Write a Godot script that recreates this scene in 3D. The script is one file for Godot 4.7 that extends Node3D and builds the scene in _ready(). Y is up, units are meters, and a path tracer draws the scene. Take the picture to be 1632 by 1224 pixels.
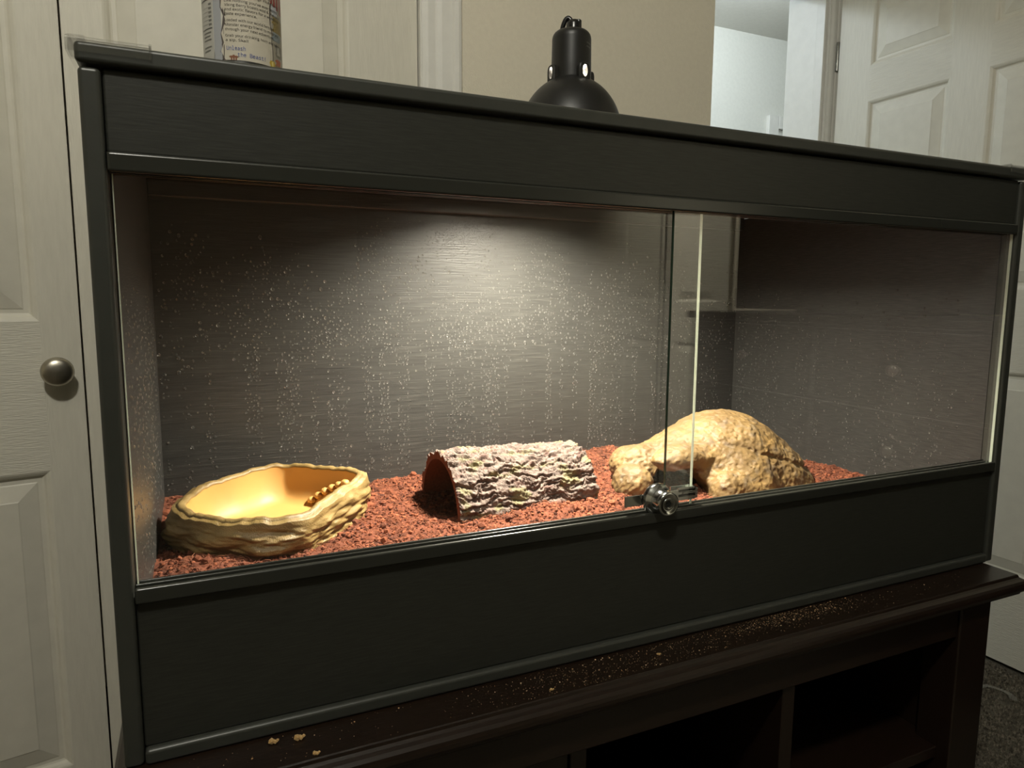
extends Node3D
# A reptile enclosure with a heat lamp, standing on a dark media stand in a bedroom.
# x runs along the enclosure's front, y up, z towards the viewer. The stand's top is S above the floor.

const S := 0.575
const W := 1.223
const H := 0.594
const D := 0.607
const BED := 0.084

var names := {}
var rng := RandomNumberGenerator.new()

# ------------------------------------------------------------------ mesh collector
class MB:
	var v := PackedVector3Array()
	var n := PackedVector3Array()
	var c := PackedColorArray()
	var idx := PackedInt32Array()
	var colored := false

	func vert(p: Vector3, nn: Vector3, col := Color.WHITE) -> int:
		v.append(p)
		n.append(nn)
		c.append(col)
		return v.size() - 1

	# corners counter-clockwise seen from outside
	func face(a: int, b: int, cc: int, d: int) -> void:
		idx.append_array(PackedInt32Array([a, cc, b, a, d, cc]))

	func flat_quad(a: Vector3, b: Vector3, cc: Vector3, d: Vector3, col := Color.WHITE) -> void:
		var nn := (cc - a).cross(d - b).normalized()
		face(vert(a, nn, col), vert(b, nn, col), vert(cc, nn, col), vert(d, nn, col))

	func flat_tri(a: Vector3, b: Vector3, cc: Vector3, col := Color.WHITE) -> void:
		var nn := (b - a).cross(cc - a).normalized()
		var i := vert(a, nn, col)
		vert(b, nn, col)
		vert(cc, nn, col)
		idx.append_array(PackedInt32Array([i, i + 2, i + 1]))

	# a box with rounded (k > 1) or chamfered (k = 1) edges
	func box(lo: Vector3, hi: Vector3, r := 0.0, k := 1) -> void:
		var ce := (lo + hi) * 0.5
		var h := (hi - lo) * 0.5
		r = minf(r, minf(h.x, minf(h.y, h.z)) * 0.98)
		for ax in 3:
			for sg in [-1.0, 1.0]:
				var ua := (ax + 1) % 3
				var va := (ax + 2) % 3
				var us := steps(h[ua], r, k)
				var vs := steps(h[va], r, k)
				var base := v.size()
				for j in vs.size():
					for i in us.size():
						var p := Vector3.ZERO
						p[ax] = sg * h[ax]
						p[ua] = us[i]
						p[va] = vs[j]
						var q := Vector3(clampf(p.x, -(h.x - r), h.x - r), clampf(p.y, -(h.y - r), h.y - r), clampf(p.z, -(h.z - r), h.z - r))
						var nn := Vector3.ZERO
						if r > 0.0:
							nn = (p - q).normalized()
							vert(ce + q + nn * r, nn)
						else:
							nn[ax] = sg
							vert(ce + p, nn)
				var m := us.size()
				for j in vs.size() - 1:
					for i in m - 1:
						var a := base + j * m + i
						if sg > 0.0:
							face(a, a + 1, a + m + 1, a + m)
						else:
							face(a, a + m, a + m + 1, a + 1)

	static func steps(h: float, r: float, k: int) -> PackedFloat32Array:
		var o := PackedFloat32Array()
		if r <= 0.0:
			return PackedFloat32Array([-h, h])
		for i in k + 1:
			o.append(-h + r * (1.0 - tan((1.0 - float(i) / k) * PI / 4)) if i < k else -h + r)
		for i in k + 1:
			o.append(h - r + r * tan(float(i) / k * PI / 4))
		return o

	# grid of points p(i, j); smooth normals from the differences; outward = du x dv
	func grid(nu: int, nv: int, f: Callable, colf = null, closed_u := false) -> void:
		var base := v.size()
		var m := nu if closed_u else nu + 1
		for j in nv + 1:
			for i in m:
				var p: Vector3 = f.call(float(i) / nu, float(j) / nv)
				var col := Color.WHITE
				if colf != null:
					col = colf.call(float(i) / nu, float(j) / nv)
				vert(p, Vector3.UP, col)
		for j in nv + 1:
			for i in m:
				var a := base + j * m
				var l := a + ((i - 1 + m) % m if closed_u else maxi(i - 1, 0))
				var r := a + ((i + 1) % m if closed_u else mini(i + 1, nu))
				var dn := base + maxi(j - 1, 0) * m + i
				var up := base + mini(j + 1, nv) * m + i
				var nn := (v[r] - v[l]).cross(v[up] - v[dn])
				if nn.length_squared() > 1e-20:
					n[a + i] = nn.normalized()
		for j in nv:
			for i in nu:
				var i2 := (i + 1) % m if closed_u else i + 1
				face(base + j * m + i, base + j * m + i2, base + (j + 1) * m + i2, base + (j + 1) * m + i)

	# lathe about an axis through o: profile of (radius, height), outside on the right when going up
	func lathe(prof: Array, seg: int, o := Vector3.ZERO, axis := Vector3.UP, skip = null) -> void:
		var t1 := axis.cross(Vector3(0.3, 0.5, 0.81)).normalized()
		if absf(axis.y) > 0.9:
			t1 = Vector3.RIGHT
		var t2 := axis.cross(t1).normalized()
		var base := v.size()
		for j in prof.size():
			var p: Vector2 = prof[j]
			var q: Vector2 = prof[mini(j + 1, prof.size() - 1)] - prof[maxi(j - 1, 0)]
			var pn := Vector2(q.y, -q.x).normalized()
			for i in seg:
				var a := TAU * i / seg
				var d := t1 * cos(a) - t2 * sin(a)
				vert(o + d * p.x + axis * p.y, (d * pn.x + axis * pn.y).normalized())
		for j in prof.size() - 1:
			for i in seg:
				if skip != null and skip.call((i + 0.5) / seg * TAU, (prof[j].y + prof[j + 1].y) * 0.5):
					continue
				var i2 := (i + 1) % seg
				var a := base + j * seg
				face(a + i, a + seg + i, a + seg + i2, a + i2)

	func tube(path: Array, rad: float, seg := 8, taper := 1.0) -> void:
		var base := v.size()
		for j in path.size():
			var p: Vector3 = path[j]
			var d: Vector3 = (path[mini(j + 1, path.size() - 1)] - path[maxi(j - 1, 0)]).normalized()
			var s := d.cross(Vector3(0.13, 0.92, 0.37)).normalized()
			var t := d.cross(s)
			var r := rad * lerpf(1.0, taper, float(j) / (path.size() - 1))
			for i in seg:
				var a := TAU * i / seg
				var nn := s * cos(a) + t * sin(a)
				vert(p + nn * r, nn)
		for j in path.size() - 1:
			for i in seg:
				var i2 := (i + 1) % seg
				face(base + j * seg + i, base + j * seg + i2, base + (j + 1) * seg + i2, base + (j + 1) * seg + i)
		for e in [0, path.size() - 1]:
			var ce := vert(path[e], ((path[0] - path[1]) if e == 0 else (path[e] - path[e - 1])).normalized())
			for i in seg:
				var i2 := (i + 1) % seg
				if e == 0:
					idx.append_array(PackedInt32Array([ce, base + i, base + i2]))
				else:
					idx.append_array(PackedInt32Array([ce, base + e * seg + i2, base + e * seg + i]))

	func mesh() -> ArrayMesh:
		var a := []
		a.resize(Mesh.ARRAY_MAX)
		a[Mesh.ARRAY_VERTEX] = v
		a[Mesh.ARRAY_NORMAL] = n
		if colored:
			a[Mesh.ARRAY_COLOR] = c
		a[Mesh.ARRAY_INDEX] = idx
		var m := ArrayMesh.new()
		m.add_surface_from_arrays(Mesh.PRIMITIVE_TRIANGLES, a)
		return m

# ------------------------------------------------------------------ scene helpers
func numbered(called: String) -> String:
	var k: int = names.get(called, 0)
	names[called] = k + 1
	return called if k == 0 else "%s_%03d" % [called, k]

func tag(o: Node, label: String, category: String, group := "", kind := "") -> void:
	o.set_meta("label", label)
	o.set_meta("category", category)
	if group:
		o.set_meta("group", group)
	if kind:
		o.set_meta("kind", kind)

func thing(called: String, at := Vector3.ZERO, turn := 0.0) -> Node3D:
	var o := Node3D.new()
	o.name = numbered(called)
	add_child(o)
	o.position = at
	o.rotation.y = turn
	return o

func part(called: String, b: MB, m: Material, parent: Node = null) -> MeshInstance3D:
	var o := MeshInstance3D.new()
	o.mesh = b.mesh()
	o.material_override = m
	o.cast_shadow = GeometryInstance3D.SHADOW_CASTING_SETTING_ON
	if parent == null:
		o.name = numbered(called)
		add_child(o)
	else:
		o.name = called
		parent.add_child(o, true)
	return o

func bbox(lo: Vector3, hi: Vector3, r := 0.0, k := 1) -> MB:
	var b := MB.new()
	b.box(lo, hi, r, k)
	return b

func noise(seed_: int, freq: float, oct := 3, kind := FastNoiseLite.TYPE_SIMPLEX_SMOOTH, frac := FastNoiseLite.FRACTAL_FBM) -> FastNoiseLite:
	var f := FastNoiseLite.new()
	f.seed = seed_
	f.frequency = freq
	f.noise_type = kind
	f.fractal_type = frac
	f.fractal_octaves = oct
	return f

func noise_image(f: FastNoiseLite, size := 512) -> Image:
	var im := f.get_seamless_image(size, size)
	im.convert(Image.FORMAT_L8)
	return im

func tex(im: Image) -> ImageTexture:
	var t := im.duplicate() as Image
	t.generate_mipmaps()
	return ImageTexture.create_from_image(t)

# a grey noise picture through a row of colours
func ramp(im: Image, cols: Array) -> ImageTexture:
	var src := im.get_data()
	var out := PackedByteArray()
	out.resize(src.size() * 3)
	var lut := []
	for i in 256:
		var t := i / 255.0 * (cols.size() - 1)
		var k := mini(int(t), cols.size() - 2)
		lut.append((cols[k] as Color).lerp(cols[k + 1], t - k))
	for i in src.size():
		var col: Color = lut[src[i]]
		out[i * 3] = col.r8
		out[i * 3 + 1] = col.g8
		out[i * 3 + 2] = col.b8
	return tex(Image.create_from_data(im.get_width(), im.get_height(), false, Image.FORMAT_RGB8, out))

func rgb(r: float, g: float, b: float) -> Color:
	return Color(r / 255.0, g / 255.0, b / 255.0)

func mat(col: Color, rough := 0.6, metal := 0.0) -> StandardMaterial3D:
	var m := StandardMaterial3D.new()
	m.albedo_color = col
	m.roughness = rough
	m.metallic = metal
	return m

func grained(t: Texture2D, scale: Vector3, rough := 0.6, bump: Texture2D = null, relief := 0.0) -> StandardMaterial3D:
	var m := StandardMaterial3D.new()
	m.albedo_texture = t
	m.roughness = rough
	m.uv1_triplanar = true
	m.uv1_world_triplanar = true
	m.uv1_triplanar_sharpness = 4.0
	m.uv1_scale = scale
	if bump:
		m.heightmap_enabled = true
		m.heightmap_texture = bump
		m.heightmap_scale = relief
	return m

var M := {}

func make_materials() -> void:
	var soft := noise_image(noise(11, 0.02, 4))
	var fine := noise_image(noise(12, 0.06, 4))
	var speck := noise_image(noise(13, 0.18, 2))
	var tsoft := tex(soft)
	var tfine := tex(fine)
	var tspeck := tex(speck)
	# charcoal wood-grain laminate, grain along x
	var lam := ramp(fine, [rgb(34, 35, 31), rgb(41, 42, 37), rgb(45, 46, 41), rgb(51, 52, 46)])
	M.laminate = grained(lam, Vector3(0.9, 14.0, 14.0), 0.42, tfine, 0.004)
	var lam2 := ramp(fine, [rgb(34, 34, 33), rgb(50, 50, 48), rgb(58, 58, 55), rgb(78, 77, 73)])
	M.lining = grained(lam2, Vector3(0.35, 11.0, 11.0), 0.45, tfine, 0.02)
	M.side_lining = grained(lam2, Vector3(14.0, 14.0, 0.9), 0.4, tfine, 0.012)
	M.edge = grained(ramp(soft, [rgb(52, 54, 49), rgb(58, 59, 54)]), Vector3(3, 3, 3), 0.38)
	M.track = mat(rgb(46, 47, 42), 0.22)
	M.mesh_wire = mat(rgb(40, 40, 40), 0.4, 0.6)
	# glass
	var g := mat(Color(0.2, 0.26, 0.22, 0.008), 0.0)
	g.transparency = BaseMaterial3D.TRANSPARENCY_ALPHA
	M.glass = g
	var ge := mat(rgb(214, 222, 208), 0.25)
	ge.backlight_enabled = true
	ge.backlight = Color(0.9, 0.92, 0.86)
	M.glass_edge = ge
	M.dark_edge = mat(rgb(40, 56, 46), 0.1)
	var wa := mat(Color(0.85, 0.85, 0.83, 0.07), 0.02)
	wa.refraction_enabled = true
	wa.refraction_scale = 0.033
	M.water = wa
	var pl := mat(Color(0.42, 0.42, 0.38, 0.14), 0.05)
	pl.transparency = BaseMaterial3D.TRANSPARENCY_ALPHA
	M.clear_plastic = pl
	M.chrome = mat(rgb(196, 198, 196), 0.12, 1.0)
	M.steel = mat(rgb(150, 150, 146), 0.25, 1.0)
	M.dark_hole = mat(rgb(16, 16, 16), 0.6)
	M.nickel = mat(rgb(186, 180, 166), 0.34, 1.0)
	# white moulded doors with an embossed grain, walls with an orange-peel coat
	var white := ramp(soft, [rgb(214, 210, 196), rgb(222, 218, 204)])
	M.door_h = grained(white, Vector3(1.2, 14.0, 1.2), 0.5, tfine, 0.06)
	M.door_v = grained(white, Vector3(10.0, 1.2, 10.0), 0.5, tfine, 0.02)
	M.door_smooth = grained(white, Vector3(2, 2, 2), 0.5, tfine, 0.008)
	M.trim = grained(ramp(soft, [rgb(226, 225, 219), rgb(232, 231, 225)]), Vector3(2, 2, 2), 0.42)
	M.wall = grained(ramp(soft, [rgb(226, 219, 200), rgb(231, 224, 205)]), Vector3(7, 7, 7), 0.75, tfine, 0.045)
	M.hall_wall = grained(ramp(soft, [rgb(222, 222, 214), rgb(228, 228, 220)]), Vector3(4, 4, 4), 0.8, tfine, 0.05)
	M.ceiling = grained(ramp(soft, [rgb(216, 214, 206), rgb(222, 220, 212)]), Vector3(3, 3, 3), 0.9, tspeck, 0.1)
	M.carpet = grained(ramp(speck, [rgb(62, 57, 48), rgb(92, 86, 74), rgb(126, 119, 104), rgb(150, 142, 126)]), Vector3(5, 5, 5), 1.0, tspeck, 0.5)
	M.espresso = grained(ramp(fine, [rgb(20, 13, 9), rgb(27, 18, 12), rgb(32, 21, 14), rgb(40, 27, 17)]), Vector3(1.0, 16, 16), 0.32, tfine, 0.006)
	M.black_paint = grained(ramp(speck, [rgb(22, 22, 21), rgb(27, 27, 26)]), Vector3(20, 20, 20), 0.42)
	M.reflector = mat(rgb(70, 69, 66), 0.5)
	M.black_plastic = mat(rgb(18, 18, 18), 0.25)
	M.bed = StandardMaterial3D.new()
	M.bed.vertex_color_use_as_albedo = true
	M.bed.roughness = 1.0
	for k in ["shell", "bark", "rock"]:
		var m := StandardMaterial3D.new()
		m.vertex_color_use_as_albedo = true
		m.roughness = {"shell": 0.45, "bark": 0.75, "rock": 0.62}[k]
		m.uv1_triplanar = true
		m.uv1_world_triplanar = true
		m.uv1_scale = Vector3(14, 14, 14)
		m.heightmap_enabled = true
		m.heightmap_texture = tfine
		m.heightmap_scale = {"shell": 0.06, "bark": 0.12, "rock": 0.05}[k]
		M[k] = m
	M.basin = mat(rgb(190, 148, 84), 0.5)
	M.log_inside = grained(ramp(fine, [rgb(104, 54, 34), rgb(126, 68, 42), rgb(140, 78, 50)]), Vector3(6, 6, 6), 0.7, tfine, 0.05)
	M.print = StandardMaterial3D.new()
	M.print.vertex_color_use_as_albedo = true
	M.print.roughness = 0.35
	M.can_body = mat(rgb(202, 200, 190), 0.35)
	M.can_metal = mat(rgb(190, 190, 188), 0.25, 1.0)

# ------------------------------------------------------------------
func _ready() -> void:
	rng.seed = 7
	# camera
	var cam := Camera3D.new()
	cam.name = "camera"
	cam.position = Vector3(0.07375, 0.41641 + S, 0.65325)
	cam.rotation = Vector3(-0.125313, -0.428981, 0.006433)
	cam.keep_aspect = Camera3D.KEEP_HEIGHT
	cam.fov = 57.9015
	cam.near = 0.02
	cam.far = 50.0
	add_child(cam)
	cam.current = true
	# environment: night outside a closed room
	var env := Environment.new()
	env.background_mode = Environment.BG_COLOR
	env.background_color = Color(0, 0, 0)
	env.tonemap_mode = Environment.TONE_MAPPER_LINEAR
	env.tonemap_exposure = 1.0
	env.sdfgi_enabled = true
	env.ssao_enabled = true
	env.ssil_enabled = true
	var we := WorldEnvironment.new()
	we.name = "environment"
	we.environment = env
	add_child(we)
	make_materials()
	ceiling_lamp("ceiling_lamp", Vector3(-0.13, 2.44, 0.95), 1.45, Color(1.0, 0.985, 0.93), "white glass dome light on the bedroom ceiling")
	ceiling_lamp("ceiling_lamp", Vector3(2.4, 2.44, -1.75), 0.45, Color(0.93, 0.97, 1.0), "white glass dome light on the hallway ceiling past the doorway")
	ceiling_lamp("ceiling_lamp", Vector3(0.7, 2.44, -1.95), 0.8, Color(0.9, 0.95, 1.0), "white glass dome light at the left end of the hallway ceiling")

	downlight()
	room()
	closet_doors()
	hall_door()
	room_behind()
	television()
	stand()
	enclosure()
	heat_lamp()
	substrate()
	water_dish()
	log_hide()
	rock_hide()
	glass_lock()
	drink_can()
	condensation()
	crumbs()
	carpet_details()

# ------------------------------------------------------------------ lamps of the house
func ceiling_lamp(called: String, at: Vector3, energy: float, col: Color, label: String) -> void:
	var t := thing(called, at)
	tag(t, label, "ceiling light")
	var b := MB.new()
	b.lathe([Vector2(0.0, 0.0), Vector2(0.17, -0.0), Vector2(0.17, -0.02), Vector2(0.15, -0.025), Vector2(0.0, -0.025)].map(func(p): return Vector2(p.x, p.y)), 48)
	part("mounting_plate", b, M.trim, t)
	var s := MB.new()
	var prof := []
	for i in 13:
		var a := PI / 2 * i / 12.0
		prof.append(Vector2(0.14 * sin(a), -0.027 - 0.1 * cos(a)))
	s.lathe(prof, 48)
	var sm := mat(rgb(240, 236, 224), 0.4)
	sm.emission_enabled = true
	sm.emission = col
	sm.emission_energy_multiplier = 2.0
	part("glass_shade", s, sm, t)
	var l := OmniLight3D.new()
	l.name = called + "_glow"
	l.position = Vector3(0, -0.075, 0)
	l.light_color = col
	l.light_energy = energy
	l.light_size = 0.07
	l.omni_range = 12.0
	l.omni_attenuation = 2.0
	l.shadow_enabled = true
	t.add_child(l)

# a recessed spot that lights the closet leaves mirrored in the glass
func downlight() -> void:
	var t := thing("ceiling_downlight", Vector3(1.35, 2.44, 2.0))
	tag(t, "small recessed ceiling downlight before the mirrored closet leaves", "ceiling light")
	var b := MB.new()
	b.lathe([Vector2(0.0, -0.001), Vector2(0.05, -0.001), Vector2(0.05, -0.008), Vector2(0.065, -0.008), Vector2(0.07, -0.004), Vector2(0.07, 0.0)].map(func(p): return p), 40)
	part("trim_ring", b, M.trim, t)
	var g := MB.new()
	g.lathe([Vector2(0.0, -0.006), Vector2(0.048, -0.006), Vector2(0.048, -0.002)], 40)
	var m := mat(rgb(245, 240, 228), 0.4)
	m.emission_enabled = true
	m.emission = Color(1.0, 0.96, 0.86)
	m.emission_energy_multiplier = 2.0
	part("lamp_lens", g, m, t)
	var l := SpotLight3D.new()
	l.name = "downlight_glow"
	t.add_child(l)
	l.position = Vector3(0, -0.02, 0)
	l.rotation = Vector3(-deg_to_rad(58.0), -PI / 2, 0)
	l.light_color = Color(1.0, 0.97, 0.88)
	l.light_energy = 5.0
	l.light_size = 0.05
	l.spot_angle = 32.0
	l.spot_range = 8.0
	l.spot_attenuation = 2.0
	l.shadow_enabled = true

# ------------------------------------------------------------------ room
func struct(called: String, b: MB, m: Material, label: String, category: String) -> MeshInstance3D:
	var o := part(called, b, m)
	tag(o, label, category, "", "structure")
	return o

func room() -> void:
	var top := 2.44
	var b := bbox(Vector3(-2.75, -0.1, -2.6), Vector3(4.7, 0.0, 9.1))
	struct("floor", b, M.carpet, "grey-brown speckled carpet floor", "floor")
	b = bbox(Vector3(-2.75, top, -2.6), Vector3(4.7, top + 0.1, 9.1))
	struct("ceiling", b, M.ceiling, "white textured ceiling over bedroom and hallway", "ceiling")
	# closet front: wall right of the doors, strip above them, wall left of them, and the side of the closet
	b = bbox(Vector3(0.565, 0, -0.8), Vector3(1.186, top, -0.68))
	b.box(Vector3(-0.72, 2.04, -0.8), Vector3(0.565, top, -0.68))
	b.box(Vector3(-2.65, 0, -0.8), Vector3(-0.72, top, -0.68))
	b.box(Vector3(1.066, 0, -1.095), Vector3(1.186, top, -0.8))
	struct("wall_back", b, M.wall, "beige orange-peel wall beside the white closet doors", "wall")
	b = bbox(Vector3(-2.65, 0, -1.4), Vector3(1.186, top, -1.28))
	struct("wall_closet", b, M.wall, "beige wall inside the closet behind the white doors", "wall")
	# doorway wall
	b = bbox(Vector3(1.066, 0, -1.265), Vector3(1.222, top, -1.095))
	b.box(Vector3(1.222, 2.04, -1.265), Vector3(2.018, top, -1.095))
	b.box(Vector3(2.018, 0, -1.265), Vector3(2.15, top, -1.095))
	struct("wall_doorway", b, M.hall_wall, "pale wall around the open hallway doorway", "wall")
	b = bbox(Vector3(2.15, 0, -1.265), Vector3(2.27, top, 9.0))
	struct("wall_right", b, M.wall, "beige wall behind the open white door on the right", "wall")
	b = bbox(Vector3(-2.75, 0, -1.4), Vector3(-2.65, top, 9.0))
	struct("wall_left", b, M.wall, "beige bedroom wall on the left beyond the frame", "wall")
	b = bbox(Vector3(-2.75, 0, 9.0), Vector3(2.27, top, 9.1))
	struct("wall_front", b, M.wall, "beige bedroom wall behind the viewer", "wall")
	b = bbox(Vector3(-0.2, 0, -2.6), Vector3(4.7, top, -2.48))
	struct("wall_hall", b, M.hall_wall, "white far wall of the hallway seen through the doorway", "wall")
	b = bbox(Vector3(4.6, 0, -2.48), Vector3(4.7, top, -1.1))
	b.box(Vector3(2.27, 0, -1.265), Vector3(4.6, top, -1.165))
	struct("wall_hall_end", b, M.hall_wall, "white end wall of the hallway to the right", "wall")
	b = bbox(Vector3(-0.2, 0, -2.48), Vector3(-0.1, top, -1.4))
	struct("wall_hall_left", b, M.hall_wall, "white end wall of the hallway to the left", "wall")
	# closet casing: a moulded board beside and above the doors
	var c := MB.new()
	casing(c, 0.565, 0.49, 0.0, 2.115, -0.68)
	casing(c, -0.72, -0.645, 0.0, 2.115, -0.68)
	c.box(Vector3(-0.645, 2.04, -0.68), Vector3(0.49, 2.115, -0.664), 0.004)
	# jamb boards of the closet
	c.box(Vector3(0.488, 0, -0.8), Vector3(0.57, 2.04, -0.679))
	c.box(Vector3(-0.72, 0, -0.8), Vector3(-0.645, 2.04, -0.679))
	struct("trim_1", c, M.trim, "white moulded casing around the closet doors", "trim")
	# hall doorway: jamb boards, stop, casing
	var j := MB.new()
	j.box(Vector3(2.0, 0, -1.27), Vector3(2.02, 2.04, -1.092), 0.002)
	j.box(Vector3(1.222, 0, -1.27), Vector3(1.24, 2.04, -1.092), 0.002)
	j.box(Vector3(1.222, 2.02, -1.27), Vector3(2.02, 2.04, -1.092), 0.002)
	struct("trim_2", j, M.trim, "white door jamb of the hallway doorway", "trim")
	var s := MB.new()
	s.box(Vector3(1.988, 0, -1.135), Vector3(2.0, 2.02, -1.1), 0.002)
	s.box(Vector3(1.24, 0, -1.135), Vector3(1.252, 2.02, -1.1), 0.002)
	s.box(Vector3(1.252, 2.008, -1.135), Vector3(1.988, 2.02, -1.1), 0.002)
	struct("trim_3", s, M.trim, "narrow white door stop inside the hallway doorway", "trim")
	var k := MB.new()
	casing(k, 2.075, 2.008, 0.0, 2.1, -1.095)
	k.box(Vector3(1.19, 2.04, -1.095), Vector3(2.01, 2.1, -1.081), 0.003)
	struct("trim_4", k, M.trim, "white casing beside the hinges of the open hallway door", "trim")
	# far hall: the casing of another door
	var h := MB.new()
	h.box(Vector3(3.085, 0, -2.48), Vector3(3.16, 2.02, -2.455), 0.004)
	h.box(Vector3(3.16, 1.95, -2.48), Vector3(3.95, 2.02, -2.455), 0.004)
	struct("trim_5", h, M.trim, "white casing of a door on the far hallway wall", "trim")
	var q := bbox(Vector3(2.138, 0, -0.98), Vector3(2.15, 0.09, 1.6), 0.003)
	struct("baseboard_right", q, M.trim, "white baseboard along the wall behind the open door", "baseboard")
	var bb := bbox(Vector3(0.572, 0, -0.68), Vector3(1.186, 0.09, -0.668), 0.003)
	struct("baseboard_back", bb, M.trim, "white baseboard along the beige wall behind the stand", "baseboard")

# colonial casing profile as an upright board from x = a (outer, thick) to x = b (inner, thin)
func casing(b: MB, xa: float, xb: float, y0: float, y1: float, z: float) -> void:
	var prof := [[0.0, 0.0], [0.0, 0.017], [0.08, 0.019], [0.18, 0.018], [0.24, 0.0135], [0.5, 0.0125], [0.62, 0.0105], [0.66, 0.0085], [0.85, 0.0085], [0.92, 0.0075], [1.0, 0.004], [1.0, 0.0]]
	for i in prof.size() - 1:
		var p0 := Vector3(lerpf(xa, xb, prof[i][0]), y0, z + prof[i][1])
		var p1 := Vector3(lerpf(xa, xb, prof[i + 1][0]), y0, z + prof[i + 1][1])
		var up := Vector3(0, y1 - y0, 0)
		if xb > xa:
			b.flat_quad(p0, p1, p1 + up, p0 + up)
		else:
			b.flat_quad(p1, p0, p0 + up, p1 + up)

# a raised panel in the xy plane facing +z, surface of the door at z = 0
func raised_panel(x0: float, x1: float, y0: float, y1: float, wide := 0.046) -> MB:
	var b := MB.new()
	var rings := [[0.0, 0.0], [0.003, -0.001], [0.007, -0.0035], [0.010, -0.0075], [0.013, -0.009], [0.019, -0.009], [0.021, -0.0078], [wide, -0.0015], [wide + 0.002, -0.0005]]
	for i in rings.size() - 1:
		var p := rect(x0, x1, y0, y1, rings[i][0], rings[i][1])
		var q := rect(x0, x1, y0, y1, rings[i + 1][0], rings[i + 1][1])
		for k in 4:
			var k2 := (k + 1) % 4
			b.flat_quad(p[k], p[k2], q[k2], q[k])
	var f := rect(x0, x1, y0, y1, wide + 0.002, -0.0005)
	b.flat_quad(f[0], f[1], f[2], f[3])
	return b

func rect(x0: float, x1: float, y0: float, y1: float, inset: float, z: float) -> Array:
	return [Vector3(x0 + inset, y0 + inset, z), Vector3(x1 - inset, y0 + inset, z), Vector3(x1 - inset, y1 - inset, z), Vector3(x0 + inset, y1 - inset, z)]

# a moulded door: width along +x from the node, facing +z; cols and rows list the panel openings
func moulded_door(t: Node3D, w: float, h: float, thick: float, cols: Array, rows: Array) -> void:
	var z0 := -0.012
	# core behind the skin
	part("core", bbox(Vector3(0, 0, -thick), Vector3(w, h, z0), 0.001), M.door_smooth, t)
	var xs := [0.0]
	for c in cols:
		xs.append(c[0])
		xs.append(c[1])
	xs.append(w)
	for i in range(0, xs.size(), 2):
		part("stile", bbox(Vector3(xs[i], 0, z0), Vector3(xs[i + 1], h, 0.0)), M.door_v, t)
	var ys := [0.0]
	for r in rows:
		ys.append(r[0])
		ys.append(r[1])
	ys.append(h)
	for c in cols:
		for i in range(0, ys.size(), 2):
			part("rail", bbox(Vector3(c[0], ys[i], z0), Vector3(c[1], ys[i + 1], 0.0)), M.door_h, t)
		for r in rows:
			part("panel", raised_panel(c[0], c[1], r[0], r[1]), M.door_smooth, t)

func closet_doors() -> void:
	# the leaf with the knob, swung a little out of line; its right edge is at x = -0.1
	var ang := 0.2
	var w := 0.52
	var a := Vector3(-0.0985, 0.015, -0.692)
	var at := a - Vector3(cos(ang), 0, -sin(ang)) * w
	var t := thing("door_1", at, ang)
	tag(t, "white panelled closet door leaf with a round metal knob", "door", "", "structure")
	moulded_door(t, w, 2.0, 0.03, [[0.06, w - 0.055]], [[0.16, S + 0.127 - 0.015], [S + 0.372 - 0.015, 1.88]])
	var k := MB.new()
	var prof := [Vector2(0.0001, 0.038), Vector2(0.009, 0.0376), Vector2(0.017, 0.0355), Vector2(0.0215, 0.032), Vector2(0.0235, 0.0275), Vector2(0.0225, 0.0235), Vector2(0.018, 0.0195), Vector2(0.0105, 0.016), Vector2(0.0075, 0.012), Vector2(0.0075, 0.004), Vector2(0.012, 0.003), Vector2(0.012, 0.0)]
	prof.reverse()
	k.lathe(prof, 40, Vector3(w - 0.037, S + 0.292 - 0.015, 0.0), Vector3(0, 0, 1))
	var kn := part("knob", k, M.nickel, t)
	kn.set_meta("label", "round brushed nickel knob")
	# the leaf behind the enclosure
	var w2 := 0.581
	var t2 := thing("door_2", Vector3(-0.0955, 0.015, -0.692))
	tag(t2, "white panelled closet door leaf behind the enclosure and can", "door", "", "structure")
	moulded_door(t2, w2, 2.0, 0.03, [[0.058, 0.452]], [[0.16, S + 0.127 - 0.015], [S + 0.372 - 0.015, 1.88]])

func hall_door() -> void:
	# six-panel door swung open along the right side of the room; seen from its hinge side
	var w := 0.85
	var t := thing("door_3", Vector3(2.03, 0.012, -1.072), -PI / 2)
	tag(t, "open white six-panel door at the right beside the hallway", "door", "", "structure")
	moulded_door(t, w, 2.02, 0.035, [[0.12, 0.382], [0.49, 0.735]], [[0.24, S + 0.215], [S + 0.43, S + 1.02], [S + 1.125, 1.9]])
	for y in [0.25, S + 0.43 + 0.2, 1.72]:
		var b := MB.new()
		b.lathe([Vector2(0.0, 0.0), Vector2(0.006, 0.0), Vector2(0.006, 0.09), Vector2(0.0, 0.09)], 12, Vector3(-0.008, y, -0.002))
		part("hinge", b, M.steel, t)

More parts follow.
